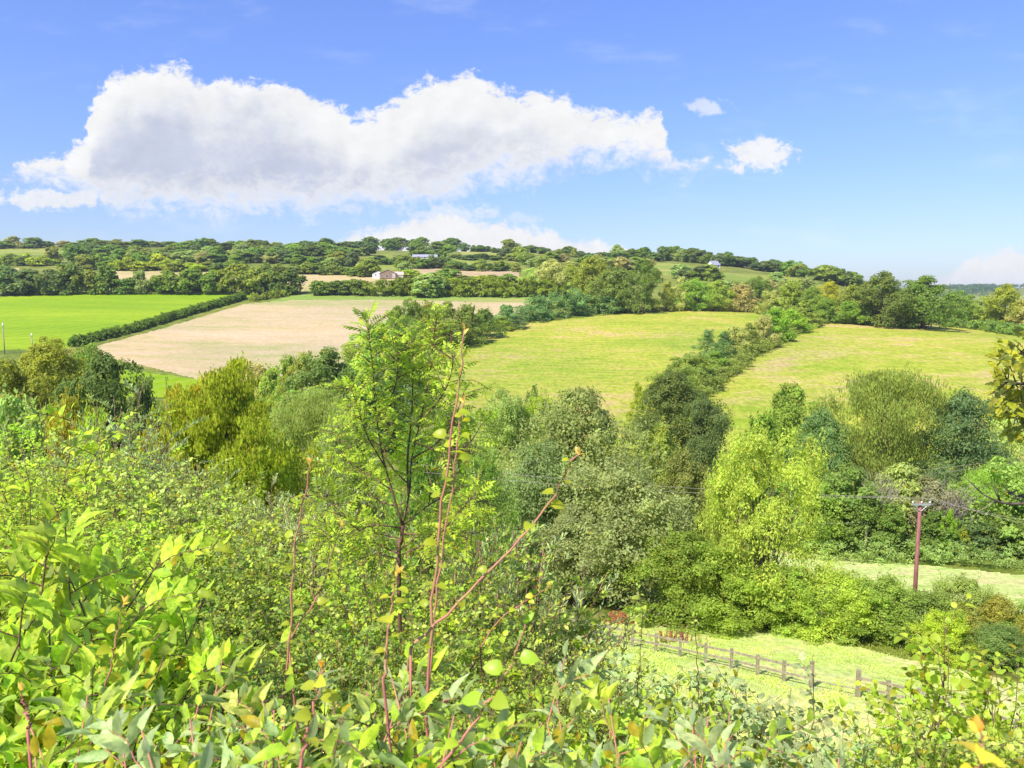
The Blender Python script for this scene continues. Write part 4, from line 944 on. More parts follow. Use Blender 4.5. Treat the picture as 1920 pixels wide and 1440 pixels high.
# ------------------------------------------------------------------ foreground shrubs: stems, twigs and real leaves
def shrub(seed, H, Rr, stems, twigs, per, L, Wr, T, up=.25, side=.9, tip=0, mat=None, smat=None, stem_r=.012, bend=.25, low=.2, lvlo=0, lvhi=1, pair=False, tl=.5, nup=.8):
    rng = np.random.default_rng(seed); sb = MB(); LP = []; LD = []; LN = []; LS = []; LV = []
    def leafrun(p, n, f0, sc=1.0):
        k = len(p); t = np.linspace(f0, 1.0, n)
        q = np.stack([np.interp(t, np.linspace(0, 1, k), p[:, j]) for j in range(3)], 1)
        tg = np.stack([np.interp(t, np.linspace(0, 1, k), np.gradient(p[:, j])) for j in range(3)], 1); tg /= np.linalg.norm(tg, axis=1, keepdims=True) + 1e-9
        a = np.arange(n) * (PI if pair else 2.4) + rng.random() * 6
        ref = np.cross(tg, np.array([.3, .2, 1.0])); ref /= np.linalg.norm(ref, axis=1, keepdims=True) + 1e-9
        r2 = np.cross(tg, ref)
        sdv = np.cos(a)[:, None] * ref + np.sin(a)[:, None] * r2
        end = np.clip((t - .8) / .2, 0, 1)[:, None]
        d = tg * (.35 + end * .8) + sdv * side * (1 - .5 * end) + np.array([0, 0, up]) + unit(rng, n) * .22
        LP.append(q); LD.append(d); LN.append(np.array([0, 0, nup]) + unit(rng, n) * .55 + sdv * .15)
        LS.append(L * sc * rng.uniform(.6, 1.25, n) * (1 - .3 * end[:, 0])); LV.append(np.clip(lvlo + (lvhi - lvlo) * rng.random(n), 0, .999))
    for i in range(stems):
        az = 2.4 * i + rng.random() * .8; fr = math.sqrt((i + .5) / stems); rad = Rr * fr * rng.uniform(.75, 1.1)
        hh = H * rng.uniform(.72, 1.02) * (1 - .28 * fr * fr)
        b = np.array([math.cos(az) * rad * .25, math.sin(az) * rad * .25, -.08]); e = np.array([math.cos(az) * rad, math.sin(az) * rad, hh])
        k = 7; t = np.linspace(0, 1, k)[:, None]
        p = b + (e - b) * t; p[:, :2] -= np.array([math.cos(az), math.sin(az)]) * rad * bend * np.sin(PI * t); p[1:-1] += rng.normal(size=(k - 2, 3)) * .02 * H
        sb.tube(p, np.linspace(stem_r, stem_r * .3, k), 5)
        leafrun(p, max(3, int(per * .9)), .6)
        for j in range(twigs):
            f = low + (1 - low - .04) * (j + rng.random()) / twigs
            s = np.array([np.interp(f, np.linspace(0, 1, k), p[:, q]) for q in range(3)])
            a = 2.4 * j + rng.random() * 1.2
            d = np.array([math.cos(a), math.sin(a), rng.uniform(.1, .9)]); d /= np.linalg.norm(d)
            ln = tl * H * rng.uniform(.14, .3) * (1.25 - .75 * f) + L * 1.5
            q = curve(s, s + d * ln, rng, 4, .06, .03)
            sb.tube(q, [stem_r * .4, stem_r * .32, stem_r * .25, stem_r * .15], 3, 0, False)
            leafrun(q, max(3, int(per * rng.uniform(.7, 1.3))), .12)
    pos = np.concatenate(LP); d = np.concatenate(LD); nn = np.concatenate(LN); Ls = np.concatenate(LS); lv = np.concatenate(LV)
    Ts = T if isinstance(T, list) else [T]; pk = rng.integers(len(Ts), size=len(pos)); fb = MB()
    for ti, T_ in enumerate(Ts):
        k_ = pk == ti; fb.leaves(T_, pos[k_], d[k_], nn[k_], Ls[k_], Ls[k_] * Wr * rng.uniform(.8, 1.15, k_.sum()), lv[k_])
    fm = fb.mesh('foliage', [mat or M_NEAR], True)
    return fm, sb.mesh('stem', [smat or M_TWIG], True), H
def put_shrub(pr, px, top, Y, color, name, label, cat='shrub', group=None, rz=None, lean=(0, 0), k=1.0):
    a, t = ray(px, top); x = a * Y; z = float(ground(x, Y)); H = max(.3, t * Y - z)
    e = empty(name, (x, Y, z), label, cat, group, rnd.uniform(0, 6.28) if rz is None else rz)
    sxy = H / pr[2] * k
    e.scale = (sxy, sxy, H / pr[2])
    link('foliage', pr[0], e, jit(color, .1)); link('stem', pr[1], e)
    return e
FG = {
 'hazel': [shrub(200 + i, 4.2, 1.7, 12, 15, 15, .075, .8, OVATE2, up=.1, low=.05) for i in range(3)],
 'small': [shrub(210 + i, 3.0, 1.3, 14, 15, 17, .05, .85, ROUND2, up=.15, low=.06, smat=M_RED if i == 1 else None, stem_r=.008) for i in range(3)],
 'elder': [shrub(220 + i, 2.6, 1.2, 8, 10, 14, .11, .5, [OVATE, OVATE_B, OVATE_C], up=.2, pair=True, low=.1) for i in range(2)],
 'bigleaf': [shrub(280 + i, 2.2, 1.0, 7, 9, 12, .13, .5, [OVATE, OVATE_B, OVATE_C], up=.15, pair=True, low=.1, stem_r=.011) for i in range(2)],
 'osier': [shrub(230 + i, 3.4, 1.0, 18, 10, 22, .075, .22, LANCE, up=.7, side=.55, mat=M_SALLOW, bend=.05, low=.15, tl=.7, nup=.3) for i in range(2)],
 'sallow': [shrub(240 + i, 1.4, .8, 11, 9, 10, .085, .42, [OVATE, OVATE_B, OVATE_C, OVATE_B], up=.35, side=.7, mat=M_SALLOW, smat=M_RED if i else M_TWIG, low=.1, stem_r=.007) for i in range(3)],
 'alder': [shrub(250 + i, 3.2, .8, 8, 13, 11, .09, .88, [ROUND, ROUND_B, ROUND_B], up=.1, side=.95, mat=M_YEL if i == 2 else M_NEAR, low=.12, stem_r=.012, tl=.8, bend=.05) for i in range(3)],
 'herb': [shrub(260 + i, .8, .5, 16, 4, 8, .07, .4, OVATE2, up=.4, low=.1, stem_r=.004) for i in range(2)],
 'privet': [shrub(270 + i, 2.2, 1.1, 14, 14, 16, .045, .5, OVATE2, up=.3, low=.06, stem_r=.007) for i in range(2)],
}
LIME = (.245, .32, .024); LEAF = (.20, .265, .026); SOFT = (.225, .27, .06); DEEP = (.135, .19, .032); SILV = (.26, .31, .13); BRI = (.25, .35, .025); GREY = (.21, .26, .11)
FGN = {LIME: 'lime green', LEAF: 'fresh green', SOFT: 'soft pale green', DEEP: 'deep green', SILV: 'silvery green', BRI: 'bright yellow-green', GREY: 'greyish green'}
# rows of the left bank, far to near: (px, top, Y, colour, kind)
BANKS = [
 ('on the left bank rim', [(30, 800, 34, LIME, 'hazel'), (100, 772, 32, BRI, 'hazel'), (175, 790, 33, SOFT, 'osier'), (245, 768, 30, GREY, 'osier'), (300, 800, 30, SOFT, 'hazel'), (365, 815, 31, GREY, 'osier'), (425, 838, 30, SOFT, 'hazel'), (480, 880, 29, LEAF, 'hazel')]),
 ('just below the left bank rim', [(60, 795, 27, SOFT, 'hazel'), (130, 785, 26, LIME, 'hazel'), (205, 800, 27, GREY, 'osier'), (270, 800, 26, SOFT, 'hazel'), (330, 815, 27, SOFT, 'osier'), (395, 835, 26, LEAF, 'hazel'), (455, 850, 25, SOFT, 'hazel'), (510, 870, 25, SILV, 'osier')]),
 ('on the upper left bank', [(20, 835, 22, LIME, 'hazel'), (85, 820, 21, LIME, 'elder'), (150, 838, 22, LEAF, 'hazel'), (215, 850, 21, SOFT, 'small'), (275, 838, 22, GREY, 'osier'), (335, 850, 21, BRI, 'hazel'), (395, 862, 21, SOFT, 'small'), (445, 880, 20, LEAF, 'hazel'), (500, 905, 20, SOFT, 'small')]),
 ('on the middle left bank', [(30, 880, 14, LEAF, 'hazel'), (95, 870, 14, LIME, 'hazel'), (165, 880, 14.5, BRI, 'small'), (235, 870, 14, SOFT, 'hazel'), (300, 885, 14, LEAF, 'small'), (360, 880, 14.5, SOFT, 'hazel'), (425, 900, 14, LIME, 'small'), (485, 920, 14, LEAF, 'hazel'), (545, 900, 15, SILV, 'osier'), (600, 880, 15.5, SILV, 'osier'), (640, 905, 15, SOFT, 'osier')]),
 ('on the lower left bank', [(150, 950, 9.5, LEAF, 'small'), (225, 935, 9.5, LIME, 'small'), (290, 945, 9.5, DEEP, 'small'), (350, 950, 9.5, LEAF, 'hazel'), (420, 960, 10, SOFT, 'small'), (480, 985, 9.5, DEEP, 'small'), (540, 990, 10, LEAF, 'hazel'), (610, 970, 10.5, SOFT, 'osier'), (660, 1000, 9.5, LEAF, 'small')]),
 ('low on the near bank', [(120, 1060, 6.4, LEAF, 'small'), (210, 1050, 6.6, DEEP, 'small'), (290, 1080, 6.4, LEAF, 'privet'), (370, 1090, 6.5, DEEP, 'small'), (450, 1100, 6.3, DEEP, 'small'), (530, 1110, 6.6, LEAF, 'privet'), (610, 1080, 6.6, DEEP, 'small'), (690, 1090, 6.8, SOFT, 'small'), (760, 1110, 6.6, DEEP, 'privet')]),
 ('around the ash sapling', [(820, 880, 13, LEAF, 'osier'), (880, 900, 13, SOFT, 'osier'), (935, 960, 12.5, SILV, 'osier'), (720, 930, 13, LEAF, 'hazel'), (690, 1010, 7.6, LEAF, 'hazel'), (775, 1010, 7.5, LIME, 'hazel'), (850, 1040, 7.8, LEAF, 'hazel'), (650, 960, 12, LIME, 'hazel'), (985, 1010, 12, SOFT, 'osier'), (900, 1010, 10.5, LEAF, 'small'), (830, 1010, 10, LEAF, 'hazel'), (950, 1080, 10, SOFT, 'privet'), (1010, 1120, 10.5, SOFT, 'osier')]),
 ('in the middle thicket', [(830, 1130, 7.2, DEEP, 'privet'), (900, 1120, 7.5, LEAF, 'small'), (970, 1150, 7.4, SOFT, 'privet'), (1040, 1180, 7.6, LEAF, 'small'), (1100, 1205, 7.4, SOFT, 'privet'), (880, 1200, 5.6, LEAF, 'privet'), (960, 1220, 5.6, DEEP, 'privet'), (1040, 1240, 5.7, LEAF, 'small'), (1120, 1250, 5.6, SOFT, 'privet'), (1180, 1270, 5.8, LEAF, 'small')]),
 ('on the nearest left slope', [(60, 1180, 4.2, LEAF, 'small'), (150, 1200, 4.2, LIME, 'privet'), (240, 1190, 4.3, DEEP, 'small'), (330, 1200, 4.2, LEAF, 'privet'), (420, 1200, 4.3, DEEP, 'privet'), (510, 1210, 4.3, LEAF, 'privet'), (600, 1200, 4.4, DEEP, 'small'), (690, 1210, 4.3, DEEP, 'privet'), (780, 1220, 4.4, LEAF, 'privet')]),
]
KN = {'hazel': ('hazel_shrub', 'broad-leaved'), 'small': ('birch_shrub', 'small round-leaved'), 'osier': ('willow_shrub', 'narrow-leaved'), 'elder': ('elder_shrub', 'feathery-leaved'), 'privet': ('privet_shrub', 'fine-leaved'), 'alder': ('alder_shrub', 'round-leaved'), 'sallow': ('sallow_shrub', 'oval-leaved')}
for where, items in BANKS:
    for i, (px, top, Y, c, k) in enumerate(sorted(items)):
        top -= 10 if Y < 8 else 58 if px < 270 and Y > 12 else 30 if px < 270 or px > 560 else -18 if Y > 19 else 8
        put_shrub(FG[k][rnd.randrange(len(FG[k]))], px, top, Y, c, KN[k][0], f'{FGN[c]} {KN[k][1]} shrub, {ORD[i]} from left {where}', 'shrub', f'shrubs {where}', k=1.15)
# elder sprays at the left edge
for px, top, Y, c, lab in [(20, 905, 3.4, LIME, 'large-leaved shrub at the left edge with bright leaves on dark twigs'), (130, 955, 3.3, LIME, 'large-leaved shrub right of the left edge with arching dark twigs'), (60, 1080, 2.7, BRI, 'low large-leaved shrub in the left corner'), (215, 950, 3.6, LIME, 'large-leaved shrub reaching over the small round leaves'), (-20, 1000, 2.9, LEAF, 'large-leaved shrub cut by the left edge of the picture'), (100, 1130, 2.8, LIME, 'lower large-leaved shrub above the left sallows'), (175, 1060, 3.1, LEAF, 'fresh large-leaved shrub in the middle of the left clump')]:
    put_shrub(FG['bigleaf'][rnd.randrange(2)], px, top, Y, c, 'elder_shrub', lab, 'shrub', 'large-leaved shrubs at the left edge')
# alder suckers on the right, in front of the paddock
ALD = [(1195, 1165, 6.2, GREY, 0, 'tall grey-green sucker before the brown heap'), (1150, 1230, 6.0, SOFT, 1, 'leaning pale sucker left of the tall grey-green one'), (1262, 1205, 5.8, GREY, 1, 'bushy greyish sucker below the dock weeds'), (1325, 1235, 5.5, LEAF, 0, 'fresh green sucker in front of the fence middle'),
 (1395, 1215, 5.4, GREY, 0, 'grey-green sucker crossing the fence left of the gap'), (1465, 1180, 5.6, GREY, 1, 'upright greyish sucker topping the fence'), (1290, 1310, 4.6, LEAF, 1, 'low fresh sucker under the middle of the fence'), (1375, 1330, 4.5, SOFT, 0, 'low pale sucker below the fence gap'),
 (1545, 1330, 4.6, GREY, 1, 'thin grey sucker below the slip rails'), (1625, 1300, 4.8, GREY, 0, 'slim upright sucker right of the gap'), (1680, 1350, 4.4, SOFT, 1, 'pale low sucker left of the yellowing alder'), (1755, 1160, 4.6, (.20, .25, .025), 2, 'yellowing alder with red stem on the right'),
 (1815, 1130, 4.9, (.22, .26, .025), 2, 'tallest yellow-leaved alder on the right'), (1880, 1200, 4.6, LEAF, 2, 'dense alder at the right edge'), (1800, 1270, 3.8, SOFT, 0, 'grey-leaved alder low on the right'), (1905, 1290, 3.9, LEAF, 1, 'green alder in the right lower corner'), (1735, 1330, 3.8, LEAF, 2, 'yellow-flecked alder low left of the tallest one')]
for px, top, Y, c, k, lab in ALD:
    put_shrub(FG['alder'][k], px, top, Y, c, 'alder_shrub', lab, 'shrub', None, k=1.0)
# sallows leaning up along the bottom of the view
SAL = [(-10, 1270, 1.9), (70, 1300, 1.6), (150, 1330, 1.7), (215, 1290, 2.1), (300, 1350, 1.6), (380, 1260, 2.0), (450, 1330, 1.6), (520, 1300, 2.0), (590, 1350, 1.7), (660, 1320, 2.1), (735, 1290, 1.8), (800, 1260, 2.2), (870, 1320, 1.8), (945, 1290, 2.2), (1010, 1260, 2.0), (1080, 1330, 1.8), (1150, 1300, 2.2), (1230, 1350, 1.9), (1310, 1360, 2.2), (1400, 1390, 1.7), (1500, 1405, 1.9)]
for i, (px, top, Y) in enumerate(SAL):
    c = [LEAF, LIME, SOFT, LEAF, GREY][i % 5]
    put_shrub(FG['sallow'][i % 3], px, top, Y, c, 'sallow_shrub', f'{FGN[c]} oval-leaved sallow, {ORD[i] if i < 20 else "last"} from left along the bottom edge', 'shrub', 'sallows along the bottom edge', k=1.1)

# ---- ash sapling
rnga = np.random.default_rng(31)
YA = 8.6
def wobble(p, a, rng):
    q = p.copy(); q[1:-1] += rng.normal(size=(len(p) - 2, 3)) * a; return q
def pl(pts, Y, dy=0):
    return np.array([at(px, py, Y + dy * i / max(1, len(pts) - 1)) for i, (px, py) in enumerate(pts)])
def smooth(p, k=14):
    t = np.linspace(0, len(p) - 1, k); i = np.clip(t.astype(int), 0, len(p) - 2); f = (t - i)[:, None]
    p0 = p[np.maximum(i - 1, 0)]; p1 = p[i]; p2 = p[i + 1]; p3 = p[np.minimum(i + 2, len(p) - 1)]
    return .5 * (2 * p1 + (p2 - p0) * f + (2 * p0 - 5 * p1 + 4 * p2 - p3) * f ** 2 + (3 * p1 - p0 - 3 * p2 + p3) * f ** 3)
bx, by = at(748, 1100, YA)[:2]; bz = float(ground(bx, by)); org = np.array([bx, by, bz])
ash = empty('ash_sapling', tuple(org), 'young ash sapling with feathery leaves and forked dark stem in the centre foreground', 'sapling')
AB = [pl([(755, 985), (738, 930), (716, 850), (704, 760), (699, 690), (693, 640), (688, 606)], YA, -.2), pl([(755, 985), (768, 920), (772, 860), (790, 780), (806, 700), (812, 640), (818, 600)], YA, .3),
      pl([(766, 930), (764, 860), (772, 780), (774, 700), (772, 660), (770, 628)], YA, .5), pl([(725, 880), (690, 820), (672, 770), (660, 730)], YA, -.6), pl([(772, 860), (820, 830), (850, 790), (868, 740)], YA, .4),
      pl([(752, 990), (700, 985), (660, 1000), (615, 1010)], YA, -.4), pl([(756, 985), (800, 950), (850, 920), (900, 890)], YA, .5), pl([(735, 920), (690, 890), (650, 880), (610, 870)], YA, .5), pl([(752, 1040), (800, 1020), (850, 1000), (890, 1000)], YA, -.5),
      pl([(708, 780), (735, 740), (745, 700), (742, 660)], YA, .2), pl([(752, 1050), (710, 1040), (670, 1050), (640, 1070)], YA, .4), pl([(752, 1040), (690, 1010), (640, 960), (600, 930)], YA, .3), pl([(752, 1030), (830, 970), (880, 940), (910, 940)], YA, .6), pl([(750, 1010), (690, 1000), (640, 1020), (600, 990)], YA, .9), pl([(756, 1000), (820, 1000), (860, 960), (890, 930)], YA, -.7), pl([(745, 950), (700, 930), (668, 860), (640, 800)], YA, .7), pl([(780, 830), (840, 850), (880, 830), (900, 800)], YA, .2), pl([(790, 790), (830, 740), (846, 700), (850, 670)], YA, -.3), pl([(768, 910), (730, 870), (720, 830), (735, 790)], YA, .6)]
tm = MB(); tm.tube(smooth(np.vstack([[org + (0, 0, -.1)], pl([(748, 1060), (752, 1020), (755, 985)], YA)])) - org, np.linspace(.026, .018, 14), 8)
bm = MB(); LP, LD, LN, LL, LVa = [], [], [], [], []
def pinnate(p, d, n, L):
    d = d / np.linalg.norm(d); n = n - d * (n @ d); n /= np.linalg.norm(n); s = np.cross(n, d)
    k = 5; t = np.linspace(.32, .95, k); mid_ = np.array([p + d * L * x - np.array([0, 0, .22 * L * x * x]) for x in t])
    v = rnga.random()
    for i in range(k):
        for sg in (-1, 1):
            LP.append(mid_[i]); LD.append(d * .45 + s * sg * .9 - np.array([0, 0, .15])); LN.append(n + rnga.normal(size=3) * .2); LL.append(L * .30 * (1 - .25 * abs(i - 2) / 2)); LVa.append(np.clip(v * .6 + rnga.random() * .4, 0, .99))
    LP.append(mid_[-1]); LD.append(d - np.array([0, 0, .3])); LN.append(n); LL.append(L * .32); LVa.append(v)
    bm.tube(np.array([p, p + d * L * .5 - np.array([0, 0, .05 * L]), mid_[-1]]), [.003, .0025, .0015], 3, 0, False)
for bi, b in enumerate(AB):
    q = smooth(b, 16) - org; L_ = np.linalg.norm(np.diff(q, axis=0), axis=1).sum()
    bm.tube(q, np.linspace((.014 if bi < 3 else .009), .004, 16), 6)
    nn = int(L_ / .068)
    for j in range(nn):
        f = .18 + .82 * j / max(1, nn - 1); i = f * 15; i0 = min(int(i), 14); p = q[i0] + (q[i0 + 1] - q[i0]) * (i - i0); tg = q[i0 + 1] - q[i0]; tg /= np.linalg.norm(tg)
        a = j * PI / 2 + rnga.random() * .8
        r1 = np.cross(tg, (0, .9, .3)); r1 /= np.linalg.norm(r1); r2 = np.cross(tg, r1)
        for sg in (0, PI):
            dv = math.cos(a + sg) * r1 + math.sin(a + sg) * r2
            pinnate(p, dv * (.9 if f < .96 else .35) + tg * .45 + np.array([0, 0, .25]), np.array([0, 0, 1.0]) + rnga.normal(size=3) * .3, rnga.uniform(.17, .28))
        if f > .3 and rnga.random() < .42:   # short side twigs
            dv = math.cos(a + 1) * r1 + math.sin(a + 1) * r2; e = p + (dv * .8 + tg * .5) * rnga.uniform(.15, .4)
            bm.tube(np.array([p, (p + e) / 2 + (0, 0, .01), e]), [.006, .004, .003], 4, 0, False)
            for u in range(4): pinnate(p + (e - p) * (.4 + .2 * u), unit(rnga, 1)[0] * .8 + dv * .5 + (0, 0, .3), np.array([0, 0, 1.0]) + rnga.normal(size=3) * .3, rnga.uniform(.13, .21))
LP, LD, LN, LL, LVa = map(np.array, (LP, LD, LN, LL, LVa))
link('trunk', tm.mesh('trunk', [M_TWIG], True), ash); link('branch', bm.mesh('branch', [M_TWIG], True), ash)
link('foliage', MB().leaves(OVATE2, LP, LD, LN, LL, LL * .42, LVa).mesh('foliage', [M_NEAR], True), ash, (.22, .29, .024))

# ---- red-stemmed aspen shoots with round yellow leaves
def shoot(label, pts, Y, r, n, leaf, col_leaf=(.20, .22, .014), dy=0, f0=.1, tipcol=(.40, .27, .07), red=None):
    rng = np.random.default_rng(len(label) + int(pts[0][0])); q = wobble(smooth(pl(pts, Y, dy), 22), r * .55, rng)
    # carry the stem on down to the ground
    b = q[0]; gx_, gy_ = b[0] + .05, b[1] + .12; gz_ = float(ground(gx_, gy_))
    foot = np.array([gx_, gy_, gz_ - .05]); org = np.array([gx_, gy_, gz_])
    q = np.vstack([curve(foot, b, rng, 6, 0, .01)[:-1], q]) - org
    e = empty('aspen_shoot', tuple(org), label, 'young shoot')
    link('stem', MB().tube(q, np.linspace(r * .8, r * .3, len(q)), 7).mesh('stem', [red or M_RED], True), e)
    q = q[5:]; k = len(q); t = f0 + (1 - f0) * (np.arange(n) + .5) / n; t = t ** .9
    P = np.stack([np.interp(t, np.linspace(0, 1, k), q[:, j]) for j in range(3)], 1)
    tg = np.stack([np.interp(t, np.linspace(0, 1, k), np.gradient(q[:, j])) for j in range(3)], 1); tg /= np.linalg.norm(tg, axis=1, keepdims=True)
    a = np.arange(n) * 2.4 + rng.random() * 6
    side = np.stack([np.cos(a), np.sin(a) * .8, np.zeros(n)], 1)
    D = side + tg * .35 + np.array([0, 0, -.05]); N = np.array([0, -.25, .9]) + unit(rng, n) * .55 + side * .2
    Ls = leaf * .82 * rng.uniform(.6, 1.15, n) * np.where(t > .85, .6, 1)
    tip = t > .93
    link('foliage', MB().leaves(ROUND_B, P[~tip], D[~tip], N[~tip], Ls[~tip], Ls[~tip] * .9, rng.random((~tip).sum())).mesh('foliage', [M_SHOOT], True), e, col_leaf)
    m = 3; dt = unit(rng, m) * .5 + np.array([0, 0, .8])
    PT = np.vstack([P[tip], np.repeat(q[-1:], m, 0)]); DT = np.vstack([D[tip] + (0, 0, .6), dt])
    link('leaf_tip', MB().leaves(OVATE, PT, DT, unit(rng, len(PT)) + (0, -.4, .4), leaf * .55, leaf * .26).mesh('leaf_tip', [M_SHOOT], True), e, tipcol)
shoot('tallest red-stemmed shoot with round yellow leaves, left stem of the central pair', [(797, 1330), (808, 1200), (815, 1090), (828, 960), (845, 830), (860, 700), (871, 618)], 2.5, .0075, 17, .052)
shoot('shorter pinkish shoot with round yellow leaves, right stem of the central pair', [(802, 1300), (818, 1120), (835, 990), (852, 880), (862, 800), (870, 752)], 2.65, .006, 15, .052)
shoot('slanting red shoot with round yellow leaves leaning right in the centre', [(770, 1215), (830, 1158), (900, 1090), (965, 1020), (1030, 945), (1065, 885), (1085, 852)], 2.3, .0065, 13, .05)
shoot('thin red shoot with sparse yellow leaves left of the ash sapling', [(528, 1350), (540, 1230), (548, 1110), (556, 1010), (572, 930), (582, 868)], 2.7, .006, 14, .045, (.19, .22, .015))
shoot('leaning orange-red shoot crossing the thin one left of the ash', [(540, 1200), (575, 1150), (605, 1090), (625, 1030), (640, 985)], 2.8, .005, 11, .045, (.19, .22, .02))
shoot('short reddish shoot with orange tip below the ash sapling', [(720, 1290), (728, 1200), (735, 1130), (745, 1075)], 2.2, .006, 10, .05, (.22, .24, .015))
shoot('purple-brown shoot with yellow bud leaves at the bottom left of centre', [(560, 1440), (575, 1380), (592, 1310), (604, 1250)], 1.6, .006, 8, .045, (.22, .23, .02))
shoot('yellow-leaved shoot with peach tips above the left sallows', [(185, 1330), (205, 1260), (218, 1190), (232, 1130)], 2.4, .005, 12, .05, (.24, .24, .015))
shoot('thin curved shoot leaning from the bottom centre to the right', [(820, 1440), (880, 1370), (925, 1300), (962, 1240), (985, 1170)], 1.7, .005, 9, .06, (.18, .25, .02), tipcol=(.16, .24, .03))
shoot('orange-tipped blurred shoot very near at the bottom right', [(1835, 1460), (1838, 1420), (1842, 1370)], .95, .004, 6, .035, (.38, .33, .03), tipcol=(.6, .25, .04))
shoot('sprouting yellow shoot with red twig at the shaded corner', [(900, 1215), (930, 1170), (965, 1140), (1000, 1120), (1030, 1098)], 6.5, .008, 16, .07, (.26, .27, .015))
shoot('upright leafy whip in front of the brown heap', [(1195, 1300), (1200, 1230), (1205, 1150), (1196, 1100)], 6, .006, 20, .06, (.18, .23, .03), tipcol=(.24, .30, .05), red=M_TWIG)
shoot('second leafy whip right of the brown heap', [(1310, 1330), (1308, 1260), (1304, 1200), (1300, 1155)], 5.4, .006, 16, .06, (.17, .22, .04), tipcol=(.24, .30, .05), red=M_TWIG)
shoot('rose-red broken stem among the sallows at the left', [(52, 1370), (48, 1330), (42, 1295)], 2.0, .006, 4, .05, (.2, .28, .03))

# ---- oak bough reaching in from the right; its trunk stands outside the picture
rngo = np.random.default_rng(77)
YO = 5.2; ob = at(2120, 900, YO + .6); oz = float(ground(ob[0], ob[1])); oorg = np.array([ob[0], ob[1], oz])
oak = empty('oak_tree', tuple(oorg), 'oak whose lobed olive leaves and bare twigs reach in from the right edge', 'tree')
tr = MB(); tr.tube(curve(np.array([0, 0, -.2]), np.array([.35, .2, 8.2]), rngo, 14, 0, .006), np.linspace(.2, .05, 14) * np.array([1.35, 1.1] + [1] * 12), 10)
bo = MB(); OL_, OD_, ON_ = [], [], []
def bough(pts, Y, r, leafy, dy=0):
    q = smooth(pl(pts, Y, dy), 14) - oorg
    st = np.array([.12, .08, min(5.2, max(1.2, q[0][2] - .5))]); q = np.vstack([st, q]); bo.tube(q, np.linspace(r, r * .25, len(q)), 6)
    if not leafy: 
        for _ in range(5):
            p = q[rngo.integers(6, len(q))]; bo.tube(np.array([p, p + unit(rngo, 1)[0] * .12 + (-.06, 0, .02)]), [.005, .002], 4)
        return
    for j in range(leafy):
        p = q[int(rngo.integers(3, len(q)))]; d = unit(rngo, 1)[0] * .8 + np.array([-.25, -.1, .0]); e = p + d * rngo.uniform(.08, .24)
        bo.tube(np.array([p, (p + e) / 2, e]), [.006, .004, .002], 3)
        for _ in range(8): OL_.append(e + rngo.normal(size=3) * .03); OD_.append(unit(rngo, 1)[0] + d * .6); ON_.append(unit(rngo, 1)[0] * .6 + (0, 0, .8))
bough([(2060, 690), (1985, 688), (1930, 672), (1915, 660)], YO, .022, 14)
bough([(2060, 760), (1990, 730), (1930, 722), (1890, 716)], YO, .022, 32, -.3)
bough([(2060, 790), (1990, 770), (1935, 760), (1905, 782)], YO, .018, 24, .2)
bough([(2060, 960), (1990, 942), (1930, 944), (1880, 943), (1842, 926)], YO, .02, 0)
bough([(2060, 900), (1980, 925), (1920, 932), (1888, 922)], YO, .014, 0, .2)
bough([(2200, 560), (2300, 500), (2350, 430)], YO + 1, .05, 60, .5); bough([(2120, 520), (2050, 470), (2010, 420)], YO + 1.2, .05, 40, .5)
for q_ in ([(2150, 300), (2250, 200), (2330, 150)], [(2110, 250), (2080, 120), (2060, 0)], [(2180, 700), (2300, 680), (2420, 640)], [(2140, 60), (2120, -100), (2150, -240)], [(2200, 420), (2330, 380), (2460, 300)]): bough(q_, YO + .8, .045, 90, rngo.uniform(-1, 1))
OL_, OD_, ON_ = map(np.array, (OL_, OD_, ON_)); Lo = rngo.uniform(.06, .10, len(OL_))
keep = ~((pix(*(OL_ + oorg).T)[0] < 1865) )
link('trunk', tr.mesh('trunk', [M_BARK], True), oak); link('bough', bo.mesh('bough', [M_BARK], True), oak)
link('foliage', MB().leaves(OAKLEAF, OL_[keep], OD_[keep], ON_[keep], Lo[keep], Lo[keep] * .62, rngo.random(keep.sum())).mesh('foliage', [M_NEAR], True), oak, (.19, .19, .014))

# ---- undergrowth on the bank, long grass in the paddock and on the meadow's near edge
def scatter(n, xr, yr, fn):
    rng = np.random.default_rng(n); y = yr[0] + (yr[1] - yr[0]) * rng.random(n) ** .8; a = xr[0] + (xr[1] - xr[0]) * rng.random(n); x = a * (y + 3)
    k = fn(x, y); x, y = x[k], y[k]; return x, y, ground(x, y), rng
x, y, z, rng = scatter(60000, (-.95, .75), (1.0, 40), lambda x, y: (pix(x, y, ground(x, y))[0] < 1150 - (y > 20) * 150) | (y < 14))
N = len(x); P = np.stack([x, y, z + rng.random(N) * .35 - .03], 1); D = unit(rng, N) + np.array([0, 0, .5]); L = rng.uniform(.06, .16, N) * (1 + y / 22)
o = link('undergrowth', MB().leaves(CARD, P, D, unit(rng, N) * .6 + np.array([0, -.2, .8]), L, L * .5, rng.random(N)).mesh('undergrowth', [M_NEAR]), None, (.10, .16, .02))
tag(o, 'tangled low green undergrowth covering the near bank', 'undergrowth', kind='stuff')
pad = FIELDS[5][1]; strip = FIELDS[6][1]
x, y, z, rng = scatter(130000, (.0, .85), (24, 58), lambda x, y: inpoly(*pix(x, y, ground(x, y)), pad))
N = len(x); tall = vnoise(x / 2.3, y / 2.3, 21) * .6 + vnoise(x / .7, y / .7, 22) * .4; L = rng.uniform(.05, .17, N) * (.25 + 2.2 * np.clip(tall - .2, 0, 1))
D = np.stack([rng.normal(size=N) * .9, rng.normal(size=N) * .9, np.ones(N)], 1)
